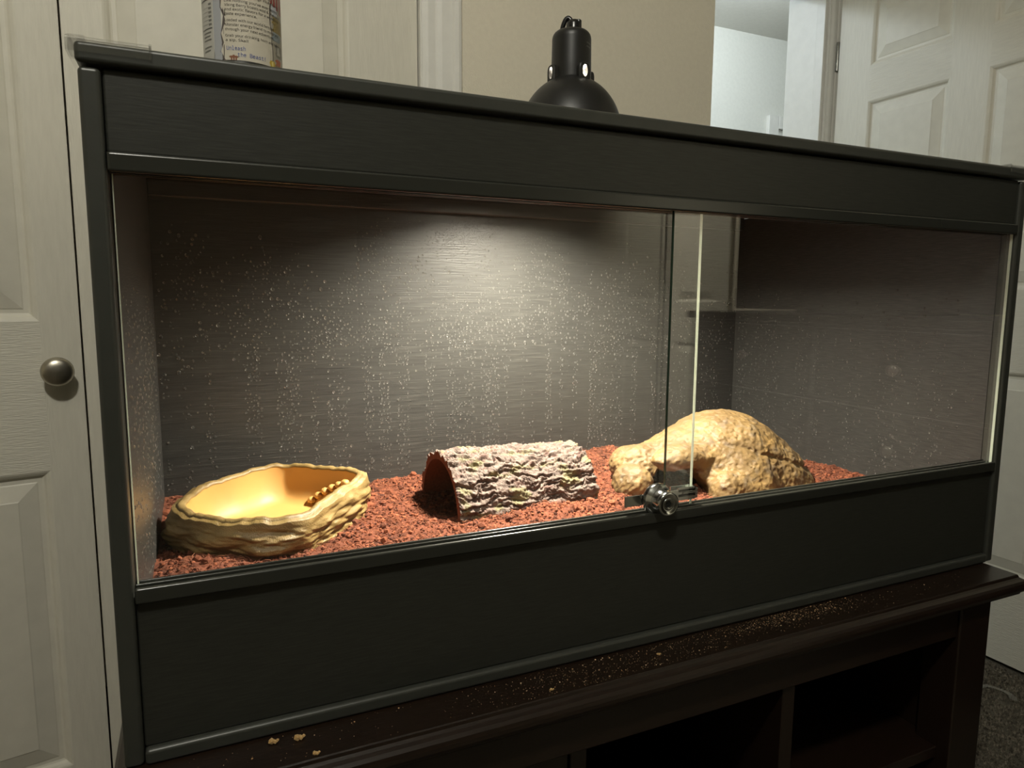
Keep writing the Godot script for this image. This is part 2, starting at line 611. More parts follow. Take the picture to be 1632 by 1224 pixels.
func room_behind() -> void:
	# what the enclosure's glass mirrors: white closet leaves and a dark dresser along the right wall
	for i in 2:
		var t := thing("door_%d" % (4 + i), Vector3(2.145, 0.015, 1.645 + 0.42 * i), -PI / 2)
		tag(t, ["white panelled closet leaf past the dark dresser, mirrored in the glass", "second white panelled closet leaf farther along the right wall"][i], "door", "", "structure")
		leaf_on_wall(t)
	var d := thing("dresser", Vector3(1.72, 0, 0.25))
	tag(d, "dark brown wooden dresser along the right wall", "dresser")
	part("body", bbox(Vector3(0.0, 0.06, 0), Vector3(0.41, 0.92, 1.1), 0.004), M.espresso, d)
	part("top", bbox(Vector3(-0.02, 0.92, -0.015), Vector3(0.415, 0.945, 1.115), 0.006, 2), M.espresso, d)
	for r in 4:
		for c in 2:
			var y := 0.08 + r * 0.21
			var z := 0.012 + c * 0.54
			var dr := part("drawer", bbox(Vector3(-0.018, y, z), Vector3(0.0, y + 0.2, z + 0.53), 0.004), M.espresso, d)
			var kb := MB.new()
			kb.lathe([Vector2(0.006, 0.0), Vector2(0.006, 0.012), Vector2(0.015, 0.016), Vector2(0.015, 0.024), Vector2(0.0, 0.027)], 16, Vector3(-0.018, y + 0.1, z + 0.265), Vector3(-1, 0, 0))
			part("knob", kb, M.nickel, dr)
	part("plinth", bbox(Vector3(0.02, 0.0, 0.01), Vector3(0.4, 0.06, 1.09)), M.espresso, d)

func television() -> void:
	var t := thing("television", Vector3(1.95, 0.945, 0.27))
	tag(t, "black flat television standing on the dark dresser", "television")
	part("screen", bbox(Vector3(0.0, 0.008, -0.05), Vector3(0.035, 0.72, 1.13), 0.004), M.black_paint, t)
	part("stand_foot", bbox(Vector3(-0.06, 0.0, 0.35), Vector3(0.12, 0.015, 0.78), 0.004), M.black_plastic, t)
	part("stand_neck", bbox(Vector3(0.01, 0.012, 0.5), Vector3(0.03, 0.06, 0.63), 0.003), M.black_plastic, t)

func leaf_on_wall(t: Node3D) -> void:
	t.position.x = 2.13
	moulded_door(t, 0.415, 2.0, 0.018, [[0.07, 0.345]], [[0.16, S + 0.2], [S + 0.38, 1.88]])

# ------------------------------------------------------------------ media stand
func stand() -> void:
	var t := thing("media_stand", Vector3(0, S, 0))
	tag(t, "dark espresso wooden media stand under the enclosure", "media stand")
	var x0 := -0.012
	var x1 := 1.214
	var zb := -0.63
	var zf := 0.064
	var b := MB.new()
	var rings := [[0.0135, 0.0], [0.0125, -0.0012], [0.0115, -0.004], [0.0085, -0.0058], [0.0045, -0.0075], [0.0018, -0.0105], [0.0005, -0.0145], [0.0005, -0.0185], [0.0022, -0.0225], [0.006, -0.0255], [0.0085, -0.0265], [0.0095, -0.0300]]
	for i in rings.size() - 1:
		var p := flat_rect(x0, x1, zb, zf, rings[i][0], rings[i][1])
		var q := flat_rect(x0, x1, zb, zf, rings[i + 1][0], rings[i + 1][1])
		for k in 4:
			var k2 := (k + 1) % 4
			b.flat_quad(q[k], q[k2], p[k2], p[k])
	var f := flat_rect(x0, x1, zb, zf, 0.0135, 0.0)
	b.flat_quad(f[0], f[1], f[2], f[3])
	f = flat_rect(x0, x1, zb, zf, 0.0095, -0.03)
	b.flat_quad(f[3], f[2], f[1], f[0])
	part("top", b, M.espresso, t)
	var zl := 0.044
	part("apron", bbox(Vector3(0.11, -0.082, zl - 0.024), Vector3(1.085, -0.03, zl - 0.004), 0.002), M.espresso, t)
	for x in [0.045, 1.085]:
		part("leg", bbox(Vector3(x, -S, zl - 0.055), Vector3(x + 0.07, -0.03, zl), 0.003), M.espresso, t)
		part("leg", bbox(Vector3(x, -S, zb + 0.02), Vector3(x + 0.07, -0.03, zb + 0.075), 0.003), M.espresso, t)
		part("side_panel", bbox(Vector3(x + 0.02, -S + 0.06, zb + 0.075), Vector3(x + 0.05, -0.03, zl - 0.055)), M.espresso, t)
	part("divider", bbox(Vector3(0.746, -S + 0.08, zb + 0.04), Vector3(0.768, -0.03, zl - 0.01), 0.002), M.espresso, t)
	part("divider", bbox(Vector3(0.438, -S + 0.08, zb + 0.04), Vector3(0.460, -0.03, zl - 0.022), 0.002), M.espresso, t)
	part("shelf", bbox(Vector3(0.768, -0.286, zb + 0.04), Vector3(1.105, -0.268, zl - 0.02), 0.002), M.espresso, t)
	part("shelf", bbox(Vector3(0.46, -0.32, zb + 0.04), Vector3(0.746, -0.302, zl - 0.02), 0.002), M.espresso, t)
	part("bottom_board", bbox(Vector3(0.095, -S + 0.06, zb + 0.04), Vector3(1.105, -S + 0.08, zl - 0.02), 0.002), M.espresso, t)
	part("back_board", bbox(Vector3(0.095, -S + 0.06, zb + 0.02), Vector3(1.105, -0.03, zb + 0.035)), M.espresso, t)
	var d := part("cabinet_door", bbox(Vector3(0.117, -S + 0.085, zl - 0.04), Vector3(0.436, -0.084, zl - 0.022), 0.003), M.espresso, t)
	part("door_panel", raised_panel_at(Vector3(0.16, -S + 0.13, zl - 0.021), 0.235, 0.31), M.espresso, d)

func raised_panel_at(o: Vector3, w: float, h: float) -> MB:
	var b := raised_panel(0.0, w, 0.0, h, 0.03)
	for i in b.v.size():
		b.v[i] += o
	return b

func flat_rect(x0: float, x1: float, zb: float, zf: float, inset: float, y: float) -> Array:
	return [Vector3(x0 + inset, y, zf - inset), Vector3(x1 - inset, y, zf - inset), Vector3(x1 - inset, y, zb + inset), Vector3(x0 + inset, y, zb + inset)]

# ------------------------------------------------------------------ enclosure
func enclosure() -> void:
	var t := thing("reptile_enclosure", Vector3(0, S, 0))
	tag(t, "long charcoal wood-grain reptile enclosure with sliding glass front", "enclosure")
	for x in [0.0, W - 0.016]:
		part("side_panel", bbox(Vector3(x, 0, -D), Vector3(x + 0.016, H - 0.0015, 0.0), 0.004, 3), M.edge, t)
		var xi: float = 0.016 if x < 0.1 else W - 0.017
		part("side_lining", bbox(Vector3(xi, 0.015, -D + 0.017), Vector3(xi + 0.001, H - 0.002, -0.022)), M.side_lining, t)
	part("floor_panel", bbox(Vector3(0.0165, 0.0, -D), Vector3(W - 0.0165, 0.0145, 0.002), 0.004, 3), M.edge, t)
	part("back_panel", bbox(Vector3(0.016, 0.0145, -D), Vector3(W - 0.016, H, -D + 0.016)), M.lining, t)
	part("back_rail", bbox(Vector3(0.018, 0.567, -D + 0.016), Vector3(W - 0.018, H, -D + 0.032), 0.002), M.lining, t)
	part("upper_panel", bbox(Vector3(0.0165, 0.5285, -0.02), Vector3(W - 0.0165, H - 0.0005, -0.004), 0.0025, 2), M.laminate, t)
	part("lower_panel", bbox(Vector3(0.0165, 0.0145, -0.02), Vector3(W - 0.0165, 0.1515, -0.005), 0.002, 2), M.laminate, t)
	# tracks: a web and three lips; the panes run between the lips
	for up in [true, false]:
		var b := MB.new()
		var ya := 0.5205 if up else 0.150
		var yb := 0.529 if up else 0.1565
		b.box(Vector3(0.0165, ya, -0.0205), Vector3(W - 0.0165, yb, -0.0015))
		b.box(Vector3(0.0165, minf(ya, 0.5135), -0.0035), Vector3(W - 0.0165, maxf(yb, 0.1645), 0.0018), 0.0025, 3)
		var la := 0.5135 if up else 0.155
		var lb := 0.522 if up else 0.1645
		for z in [[-0.012, -0.0095], [-0.0205, -0.018]]:
			b.box(Vector3(0.0165, la, z[0]), Vector3(W - 0.0165, lb, z[1]), 0.0009, 2)
		part("upper_track" if up else "lower_track", b, M.track, t)
	# sliding panes: the right one runs in front
	for right in [false, true]:
		var xa: float = 0.5765 if right else 0.0185
		var xb: float = W - 0.0185 if right else 0.6235
		var z0: float = -0.0085 if right else -0.017
		var z1 := z0 + 0.0045
		var b := MB.new()
		b.flat_quad(Vector3(xa, 0.157, z1), Vector3(xb, 0.157, z1), Vector3(xb, 0.5205, z1), Vector3(xa, 0.5205, z1))
		b.flat_quad(Vector3(xb, 0.157, z0), Vector3(xa, 0.157, z0), Vector3(xa, 0.5205, z0), Vector3(xb, 0.5205, z0))
		var p := part("glass_door", b, M.glass, t)
		p.set_meta("label", "clear sliding glass pane, %s" % ("right, front track" if right else "left, rear track"))
		for e in 2:
			var x: float = xa if e == 0 else xb
			var eb := MB.new()
			eb.box(Vector3(x - 0.0004, 0.157, z0 + 0.0003), Vector3(x + 0.0004, 0.5205, z1 - 0.0003), 0.0002)
			part("glass_edge", eb, M.dark_edge if right and e == 0 else M.glass_edge, p)
	# lid with a screened opening under the lamp
	var lid := MB.new()
	var hx := Vector2(0.622 - 0.12, 0.622 + 0.12)
	var hz := Vector2(-0.333 - 0.12, -0.333 + 0.12)
	var l0 := H + 0.0005
	var l1 := H + 0.0165
	lid.box(Vector3(-0.001, l0, hz.y), Vector3(W + 0.001, l1, 0.003), 0.004, 3)
	lid.box(Vector3(-0.001, l0, -D), Vector3(W + 0.001, l1, hz.x), 0.004, 2)
	lid.box(Vector3(-0.001, l0, hz.x - 0.006), Vector3(hx.x, l1, hz.y + 0.006), 0.004, 2)
	lid.box(Vector3(hx.y, l0, hz.x - 0.006), Vector3(W + 0.001, l1, hz.y + 0.006), 0.004, 2)
	part("lid", lid, M.edge, t)
	var wire := MB.new()
	for i in 20:
		var q := -0.114 + i * 0.012
		wire.box(Vector3(0.622 + q - 0.0004, l1 - 0.0018, hz.x), Vector3(0.622 + q + 0.0004, l1 - 0.001, hz.y))
		wire.box(Vector3(hx.x, l1 - 0.001, -0.333 + q - 0.0004), Vector3(hx.y, l1 - 0.0002, -0.333 + q + 0.0004))
	var wm := part("vent_screen", wire, M.mesh_wire, t)
	wm.set_meta("kind", "stuff")
	# clear plastic guards on the front corners of the lid
	for right in [false, true]:
		var g := MB.new()
		corner_guard(g, right)
		var cg := part("corner_guard", g, M.clear_plastic, t)
		cg.set_meta("label", "clear plastic corner guard on the lid")

func corner_guard(b: MB, right: bool) -> void:
	var y0 := H + 0.0075
	var y1 := H + 0.0192
	var xa := -0.006
	var xb := 0.052
	var prof := []
	for i in 7:
		var a := PI / 2 * i / 6.0
		prof.append(Vector2(0.0052 + 0.0035 * cos(a) - 0.0035, y1 - 0.0035 + 0.0035 * sin(a)))
	# front wall and rounded top edge along x, and the same along the side
	for side in 2:
		for shell in 2:
			var off := 0.0 if shell == 0 else 0.0016
			var pts := [Vector2(0.0052 - off, y0)]
			for p in prof:
				pts.append(Vector2(p.x - off, p.y - off))
			pts.append(Vector2(-0.008, y1 - off))
			for i in pts.size() - 1:
				var p: Vector2 = pts[i]
				var q: Vector2 = pts[i + 1]
				var qa: Vector3
				var qb: Vector3
				var qc: Vector3
				var qd: Vector3
				if side == 0:
					qa = Vector3(xa + off, p.y, p.x)
					qb = Vector3(xb, p.y, p.x)
					qc = Vector3(xb, q.y, q.x)
					qd = Vector3(xa + off, q.y, q.x)
				else:
					qa = Vector3(-p.x - 0.001, p.y, -0.055)
					qb = Vector3(-p.x - 0.001, p.y, 0.0052 - off)
					qc = Vector3(-q.x - 0.001, q.y, 0.0052 - off)
					qd = Vector3(-q.x - 0.001, q.y, -0.055)
				if right:
					for arr in [0]:
						qa.x = W - qa.x
						qb.x = W - qb.x
						qc.x = W - qc.x
						qd.x = W - qd.x
					b.flat_quad(qb, qa, qd, qc)
				else:
					b.flat_quad(qa, qb, qc, qd)
	# ribs at the ends
	var x := xb
	var m := W - x if right else x
	b.box(Vector3(m - 0.001, y0, 0.0034), Vector3(m + 0.001, y1 - 0.001, 0.0054), 0.0005)
	b.box(Vector3(m - 0.001, y1 - 0.002, -0.01), Vector3(m + 0.001, y1 + 0.0006, 0.004), 0.0005)

# ------------------------------------------------------------------ heat lamp
func heat_lamp() -> void:
	var o := Vector3(0.622, S + H + 0.0165, -0.333)
	var t := thing("heat_lamp", o)
	tag(t, "black metal dome heat lamp on the lid of the enclosure", "heat lamp")
	t.scale = Vector3(0.945, 1.06, 0.945)
	var yb := H + 0.0165
	var yc := 0.661 - yb
	var rd := 0.085
	var prof := [Vector2(0.0875, 0.0), Vector2(0.0885, 0.002), Vector2(0.0875, 0.005), Vector2(0.086, 0.008)]
	for i in 20:
		var a := deg_to_rad(66.0) * i / 19.0
		prof.append(Vector2(rd * cos(a), yc + rd * sin(a)))
	prof.append(Vector2(0.0335, yc + 0.0795))
	var b := MB.new()
	b.lathe(prof, 72)
	part("dome", b, M.black_paint, t)
	var inner := []
	for p in prof:
		inner.append(Vector2(p.x - 0.0014, p.y - (0.0014 if p.y > 0.02 else 0.0)))
	inner.reverse()
	b = MB.new()
	b.lathe(inner, 72)
	part("reflector", b, M.reflector, t)
	# neck with four vent openings
	var ny := 0.7345 - yb
	var vents := []
	var to_cam := atan2(0.956, -0.53)
	for k in 4:
		vents.append(to_cam - deg_to_rad(-56.0 + 90.0 * k))
	var in_hole := func(a: float, y: float) -> bool:
		for va in vents:
			var d := wrapf(a - va, -PI, PI) * 0.0325
			if pow(d / 0.0052, 2.0) + pow((y - ny - 0.0115) / 0.0088, 2.0) < 1.0:
				return true
		return false
	var np := []
	for i in 15:
		np.append(Vector2(0.0335 if i == 0 else 0.0325, ny - 0.004 + 0.002 * i))
	for y in [0.79, 0.796]:
		np.append(Vector2(0.0318, y - yb))
	for i in 7:
		var a := PI / 2 * i / 6.0
		np.append(Vector2(0.0195 + 0.0122 * cos(a), 0.797 - yb + 0.0115 * sin(a)))
	np.append(Vector2(0.0, 0.809 - yb))
	b = MB.new()
	b.lathe(np, 120, Vector3.ZERO, Vector3.UP, in_hole)
	part("socket_housing", b, M.black_paint, t)
	for va in vents:
		part("vent_hood", vent_hood(va, ny), M.black_paint, t)
	# a small pale print on the housing
	b = MB.new()
	b.colored = true
	for i in 5:
		var a0 := to_cam - deg_to_rad(48.0 + i * 4.0)
		for j in 2:
			var y := 0.786 - yb - j * 0.005 - i * 0.0002
			var d0 := Vector3(cos(a0), 0, sin(a0)) * 0.03262
			var d1 := Vector3(cos(a0 - 0.045), 0, sin(a0 - 0.045)) * 0.03262
			b.flat_quad(d0 + Vector3(0, y, 0), d1 + Vector3(0, y, 0), d1 + Vector3(0, y + 0.002, 0), d0 + Vector3(0, y + 0.002, 0), Color(0.12, 0.12, 0.11))
	part("print", b, M.print, t)
	# cord grip on top: a stub and a looped cord
	b = MB.new()
	b.lathe([Vector2(0.0125, -0.001), Vector2(0.012, 0.010), Vector2(0.0095, 0.0145), Vector2(0.0, 0.015)], 24, Vector3(0.0035, 0.809 - yb, 0.0))
	b.lathe([Vector2(0.004, 0.0), Vector2(0.0048, 0.002), Vector2(0.0048, 0.0145), Vector2(0.003, 0.016), Vector2(0.0, 0.016)], 16, Vector3(0.009, 0.8085 - yb, 0.006))
	part("cord_grip", b, M.black_plastic, t)
	b = MB.new()
	var path := []
	for i in 22:
		var u := i / 21.0
		var a := PI * u
		path.append(Vector3(0.004 - 0.0085 * (1.0 - cos(a)) * 0.85, 0.814 - yb + 0.0185 * sin(a) - 0.014 * u * u, -0.004 - 0.014 * u))
	for i in 14:
		var u := (i + 1) / 14.0
		path.append(Vector3(-0.0105 - 0.02 * u, 0.80 - yb - 0.19 * u, -0.018 - 0.05 * sin(u * PI / 2) - 0.02 * u))
	path.append(Vector3(-0.04, 0.0042, -0.12))
	path.append(Vector3(-0.09, 0.0042, -0.19))
	path.append(Vector3(-0.12, 0.0042, -0.255))
	b.tube(path, 0.0039, 10)
	part("power_cord", b, M.black_plastic, t)
	# bulb: neck and globe, glowing
	b = MB.new()
	var bp := [Vector2(0.0, 0.634 - yb)]
	for i in 10:
		var a := -PI / 2 + deg_to_rad(135.0) * (i + 1) / 10.0
		bp.append(Vector2(0.037 * cos(a), 0.671 - yb + 0.037 * sin(a)))
	bp.append(Vector2(0.019, 0.714 - yb))
	bp.append(Vector2(0.0155, 0.73 - yb))
	bp.append(Vector2(0.015, 0.765 - yb))
	bp.append(Vector2(0.0, 0.766 - yb))
	b.lathe(bp, 40)
	var bm := mat(rgb(250, 246, 236), 0.3)
	bm.emission_enabled = true
	bm.emission = Color(1.0, 0.93, 0.82)
	bm.emission_energy_multiplier = 24.0
	part("light_bulb", b, bm, t)
	var l := OmniLight3D.new()
	l.name = "heat_lamp_glow"
	l.position = Vector3(0, 0.669 - yb, 0)
	l.light_color = Color(1.0, 0.965, 0.89)
	l.light_energy = 3.1
	l.light_size = 0.038
	l.omni_range = 6.0
	l.omni_attenuation = 2.0
	l.shadow_enabled = true
	t.add_child(l)

func vent_hood(va: float, ny: float) -> MB:
	var b := MB.new()
	var d := Vector3(cos(va), 0, sin(va))
	var s := Vector3(sin(va), 0, -cos(va))
	var up := Vector3.UP
	var n := 32
	var outer := []
	var inner := []
	var hw := 0.0105
	for i in n:
		var a := TAU * i / n
		inner.append(Vector2(0.0048 * cos(a), 0.0115 + 0.0082 * sin(a)))
		# outline: straight foot, round top
		var q := Vector2(cos(a), sin(a))
		var p := Vector2.ZERO
		if q.y >= 0.0:
			p = Vector2(hw * signf(q.x) * pow(absf(q.x), 0.55), 0.0115 + 0.0115 * pow(q.y, 0.75))
		else:
			var k := maxf(absf(q.x), absf(q.y))
			p = Vector2(hw * q.x / k, 0.0115 + 0.0135 * q.y / k)
		outer.append(p)
	var rf := 0.0398
	for i in n:
		var i2 := (i + 1) % n
		var f := func(p: Vector2, r: float) -> Vector3: return d * r + s * p.x + up * (p.y + ny)
		var o0: Vector2 = outer[i]
		var o1: Vector2 = outer[i2]
		var ob0 := o0 * Vector2(0.9, 1.0) + Vector2(0, -0.001 if o0.y > 0.0115 else 0.0)
		var ob1 := o1 * Vector2(0.9, 1.0) + Vector2(0, -0.001 if o1.y > 0.0115 else 0.0)
		b.flat_quad(f.call(o0, 0.027), f.call(o1, 0.027), f.call(o1, rf - 0.0012), f.call(o0, rf - 0.0012))
		b.flat_quad(f.call(o0, rf - 0.0012), f.call(o1, rf - 0.0012), f.call(ob1, rf), f.call(ob0, rf))
		b.flat_quad(f.call(ob0, rf), f.call(ob1, rf), f.call(inner[i2], rf), f.call(inner[i], rf))
		b.flat_quad(f.call(inner[i], rf), f.call(inner[i2], rf), f.call(inner[i2], 0.0285), f.call(inner[i], 0.0285))
	return b

# ------------------------------------------------------------------ substrate
var bed_n1: FastNoiseLite
var bed_n2: FastNoiseLite
var bed_n3: FastNoiseLite

func bump_at(x: float, z: float, cx: float, cz: float, r: float, h: float) -> float:
	var d := Vector2(x - cx, z - cz).length() / r
	return h * exp(-d * d * 2.0)

func bed_height(x: float, z: float) -> float:
	var y := BED + 0.006 * bed_n1.get_noise_2d(x, z) + 0.004 * bed_n2.get_noise_2d(x, z)
	y += bump_at(x, z, 0.74, -0.5, 0.13, 0.022)
	y += bump_at(x, z, 0.86, -0.55, 0.1, 0.012)
	y += bump_at(x, z, 0.06, -0.2, 0.07, 0.022)
	y += bump_at(x, z, 0.40, -0.36, 0.08, -0.008)
	y -= bump_at(x, z, 0.36, -0.56, 0.1, 0.012)
	y += bump_at(x, z, 0.56, -0.245, 0.08, 0.016)
	y += bump_at(x, z, 1.17, -0.27, 0.08, 0.006)
	y -= bump_at(x, z, 0.17, -0.37, 0.12, 0.012)
	y += bump_at(x, z, 1.19, -0.05, 0.03, 0.05)
	return y

func substrate() -> void:
	bed_n1 = noise(21, 7.0, 2)
	bed_n2 = noise(22, 38.0, 3)
	bed_n3 = noise(23, 140.0, 2)
	var t := thing("substrate_bed", Vector3(0, S, 0))
	tag(t, "reddish-brown crumbly coconut fibre bedding in the enclosure", "bedding", "", "stuff")
	var b := MB.new()
	b.colored = true
	var x0 := 0.0172
	var x1 := W - 0.0172
	var z0 := -D + 0.0162
	var z1 := -0.0215
	var cn := noise(24, 55.0, 3)
	var f := func(u: float, w: float) -> Vector3:
		var x := lerpf(x0, x1, u)
		var z := lerpf(z1, z0, w)
		return Vector3(x, bed_height(x, z) + 0.0035 * bed_n3.get_noise_2d(x, z), z)
	var cf := func(u: float, w: float) -> Color:
		var x := lerpf(x0, x1, u)
		var z := lerpf(z1, z0, w)
		var k := cn.get_noise_2d(x, z) * 0.5 + 0.5
		return Color(0.075, 0.02, 0.009).lerp(Color(0.185, 0.054, 0.024), k)
	b.grid(330, 160, f, cf)
	# skirt down to the floor panel
	for e in [[Vector2(x0, z1), Vector2(x1, z1)], [Vector2(x1, z1), Vector2(x1, z0)], [Vector2(x0, z0), Vector2(x0, z1)]]:
		for i in 60:
			var a: Vector2 = (e[0] as Vector2).lerp(e[1], i / 60.0)
			var c: Vector2 = (e[0] as Vector2).lerp(e[1], (i + 1) / 60.0)
			b.flat_quad(Vector3(a.x, 0.015, a.y), Vector3(c.x, 0.015, c.y), Vector3(c.x, bed_height(c.x, c.y), c.y), Vector3(a.x, bed_height(a.x, a.y), a.y), Color(0.26, 0.08, 0.045))
	part("bedding_surface", b, M.bed, t).set_meta("kind", "stuff")
	# crumbs
	var crumb := lump(1.0, 5)
	var count := 23000
	var xf := []
	var cols := []
	for i in count:
		var x := rng.randf_range(x0 + 0.004, x1 - 0.004)
		var z := rng.randf_range(z0 + 0.004, -0.16)
		var r := 0.0008 + 0.0028 * pow(rng.randf(), 2.2)
		if rng.randf() < 0.015:
			r = rng.randf_range(0.004, 0.0075)
		var bs := Basis.from_euler(Vector3(rng.randf() * TAU, rng.randf() * TAU, rng.randf() * TAU)).scaled(Vector3(r, r * rng.randf_range(0.6, 1.0), r))
		xf.append(Transform3D(bs, Vector3(x, bed_height(x, z) + r * 0.35, z)))
		cols.append(Color(0.06, 0.0155, 0.0066).lerp(Color(0.27, 0.08, 0.034), pow(rng.randf(), 1.15)))
	scatter("fibre_crumbs", crumb.mesh(), M.bed, xf, cols, t)
	# fibres
	var fib := MB.new()
	fib.tube([Vector3(-1, 0, 0), Vector3(-0.4, 0.35, 0.1), Vector3(0.3, 0.42, -0.12), Vector3(1, 0.1, 0.15)], 0.045, 4)
	xf = []
	cols = []
	for i in 6000:
		var x := rng.randf_range(x0 + 0.012, x1 - 0.012)
		var z := rng.randf_range(z0 + 0.012, -0.17)
		var r := rng.randf_range(0.004, 0.009)
		var bs := Basis.from_euler(Vector3(rng.randf_range(-0.5, 0.5), rng.randf() * TAU, rng.randf_range(-0.5, 0.5))).scaled(Vector3(r, r, r))
		xf.append(Transform3D(bs, Vector3(x, bed_height(x, z) + 0.001, z)))
		cols.append(Color(0.13, 0.038, 0.018).lerp(Color(0.34, 0.13, 0.064), pow(rng.randf(), 1.6)))
	scatter("fibres", fib.mesh(), M.bed, xf, cols, t)

func lump(r: float, seed_: int) -> MB:
	var b := MB.new()
	b.colored = true
	var g := (1.0 + sqrt(5.0)) / 2.0
	var raw := [Vector3(-1, g, 0), Vector3(1, g, 0), Vector3(-1, -g, 0), Vector3(1, -g, 0), Vector3(0, -1, g), Vector3(0, 1, g), Vector3(0, -1, -g), Vector3(0, 1, -g), Vector3(g, 0, -1), Vector3(g, 0, 1), Vector3(-g, 0, -1), Vector3(-g, 0, 1)]
	var q := RandomNumberGenerator.new()
	q.seed = seed_
	var vs := []
	for p in raw:
		vs.append((p as Vector3).normalized() * r * q.randf_range(0.7, 1.15))
	for f in [[0, 11, 5], [0, 5, 1], [0, 1, 7], [0, 7, 10], [0, 10, 11], [1, 5, 9], [5, 11, 4], [11, 10, 2], [10, 7, 6], [7, 1, 8], [3, 9, 4], [3, 4, 2], [3, 2, 6], [3, 6, 8], [3, 8, 9], [4, 9, 5], [2, 4, 11], [6, 2, 10], [8, 6, 7], [9, 8, 1]]:
		b.flat_tri(vs[f[0]], vs[f[1]], vs[f[2]])
	return b

func scatter(called: String, mesh: Mesh, m: Material, xf: Array, cols: Array, parent: Node) -> MultiMeshInstance3D:
	var mm := MultiMesh.new()
	mm.transform_format = MultiMesh.TRANSFORM_3D
	mm.use_colors = cols.size() > 0
	mm.mesh = mesh
	mm.instance_count = xf.size()
	for i in xf.size():
		mm.set_instance_transform(i, xf[i])
		if cols.size() > 0:
			mm.set_instance_color(i, cols[i])
	var o := MultiMeshInstance3D.new()
	o.multimesh = mm
	o.material_override = m
	o.set_meta("kind", "stuff")
	if parent == self:
		o.name = numbered(called)
		add_child(o)
	else:
		o.name = called
		parent.add_child(o, true)
	return o

# ------------------------------------------------------------------ water dish
func closed_spline(pts: Array, u: float) -> Vector3:
	var n := pts.size()
	var t := fposmod(u, 1.0) * n
	var i := int(t) % n
	return (pts[i] as Vector3).cubic_interpolate(pts[(i + 1) % n], pts[(i - 1 + n) % n], pts[(i + 2) % n], t - floorf(t))

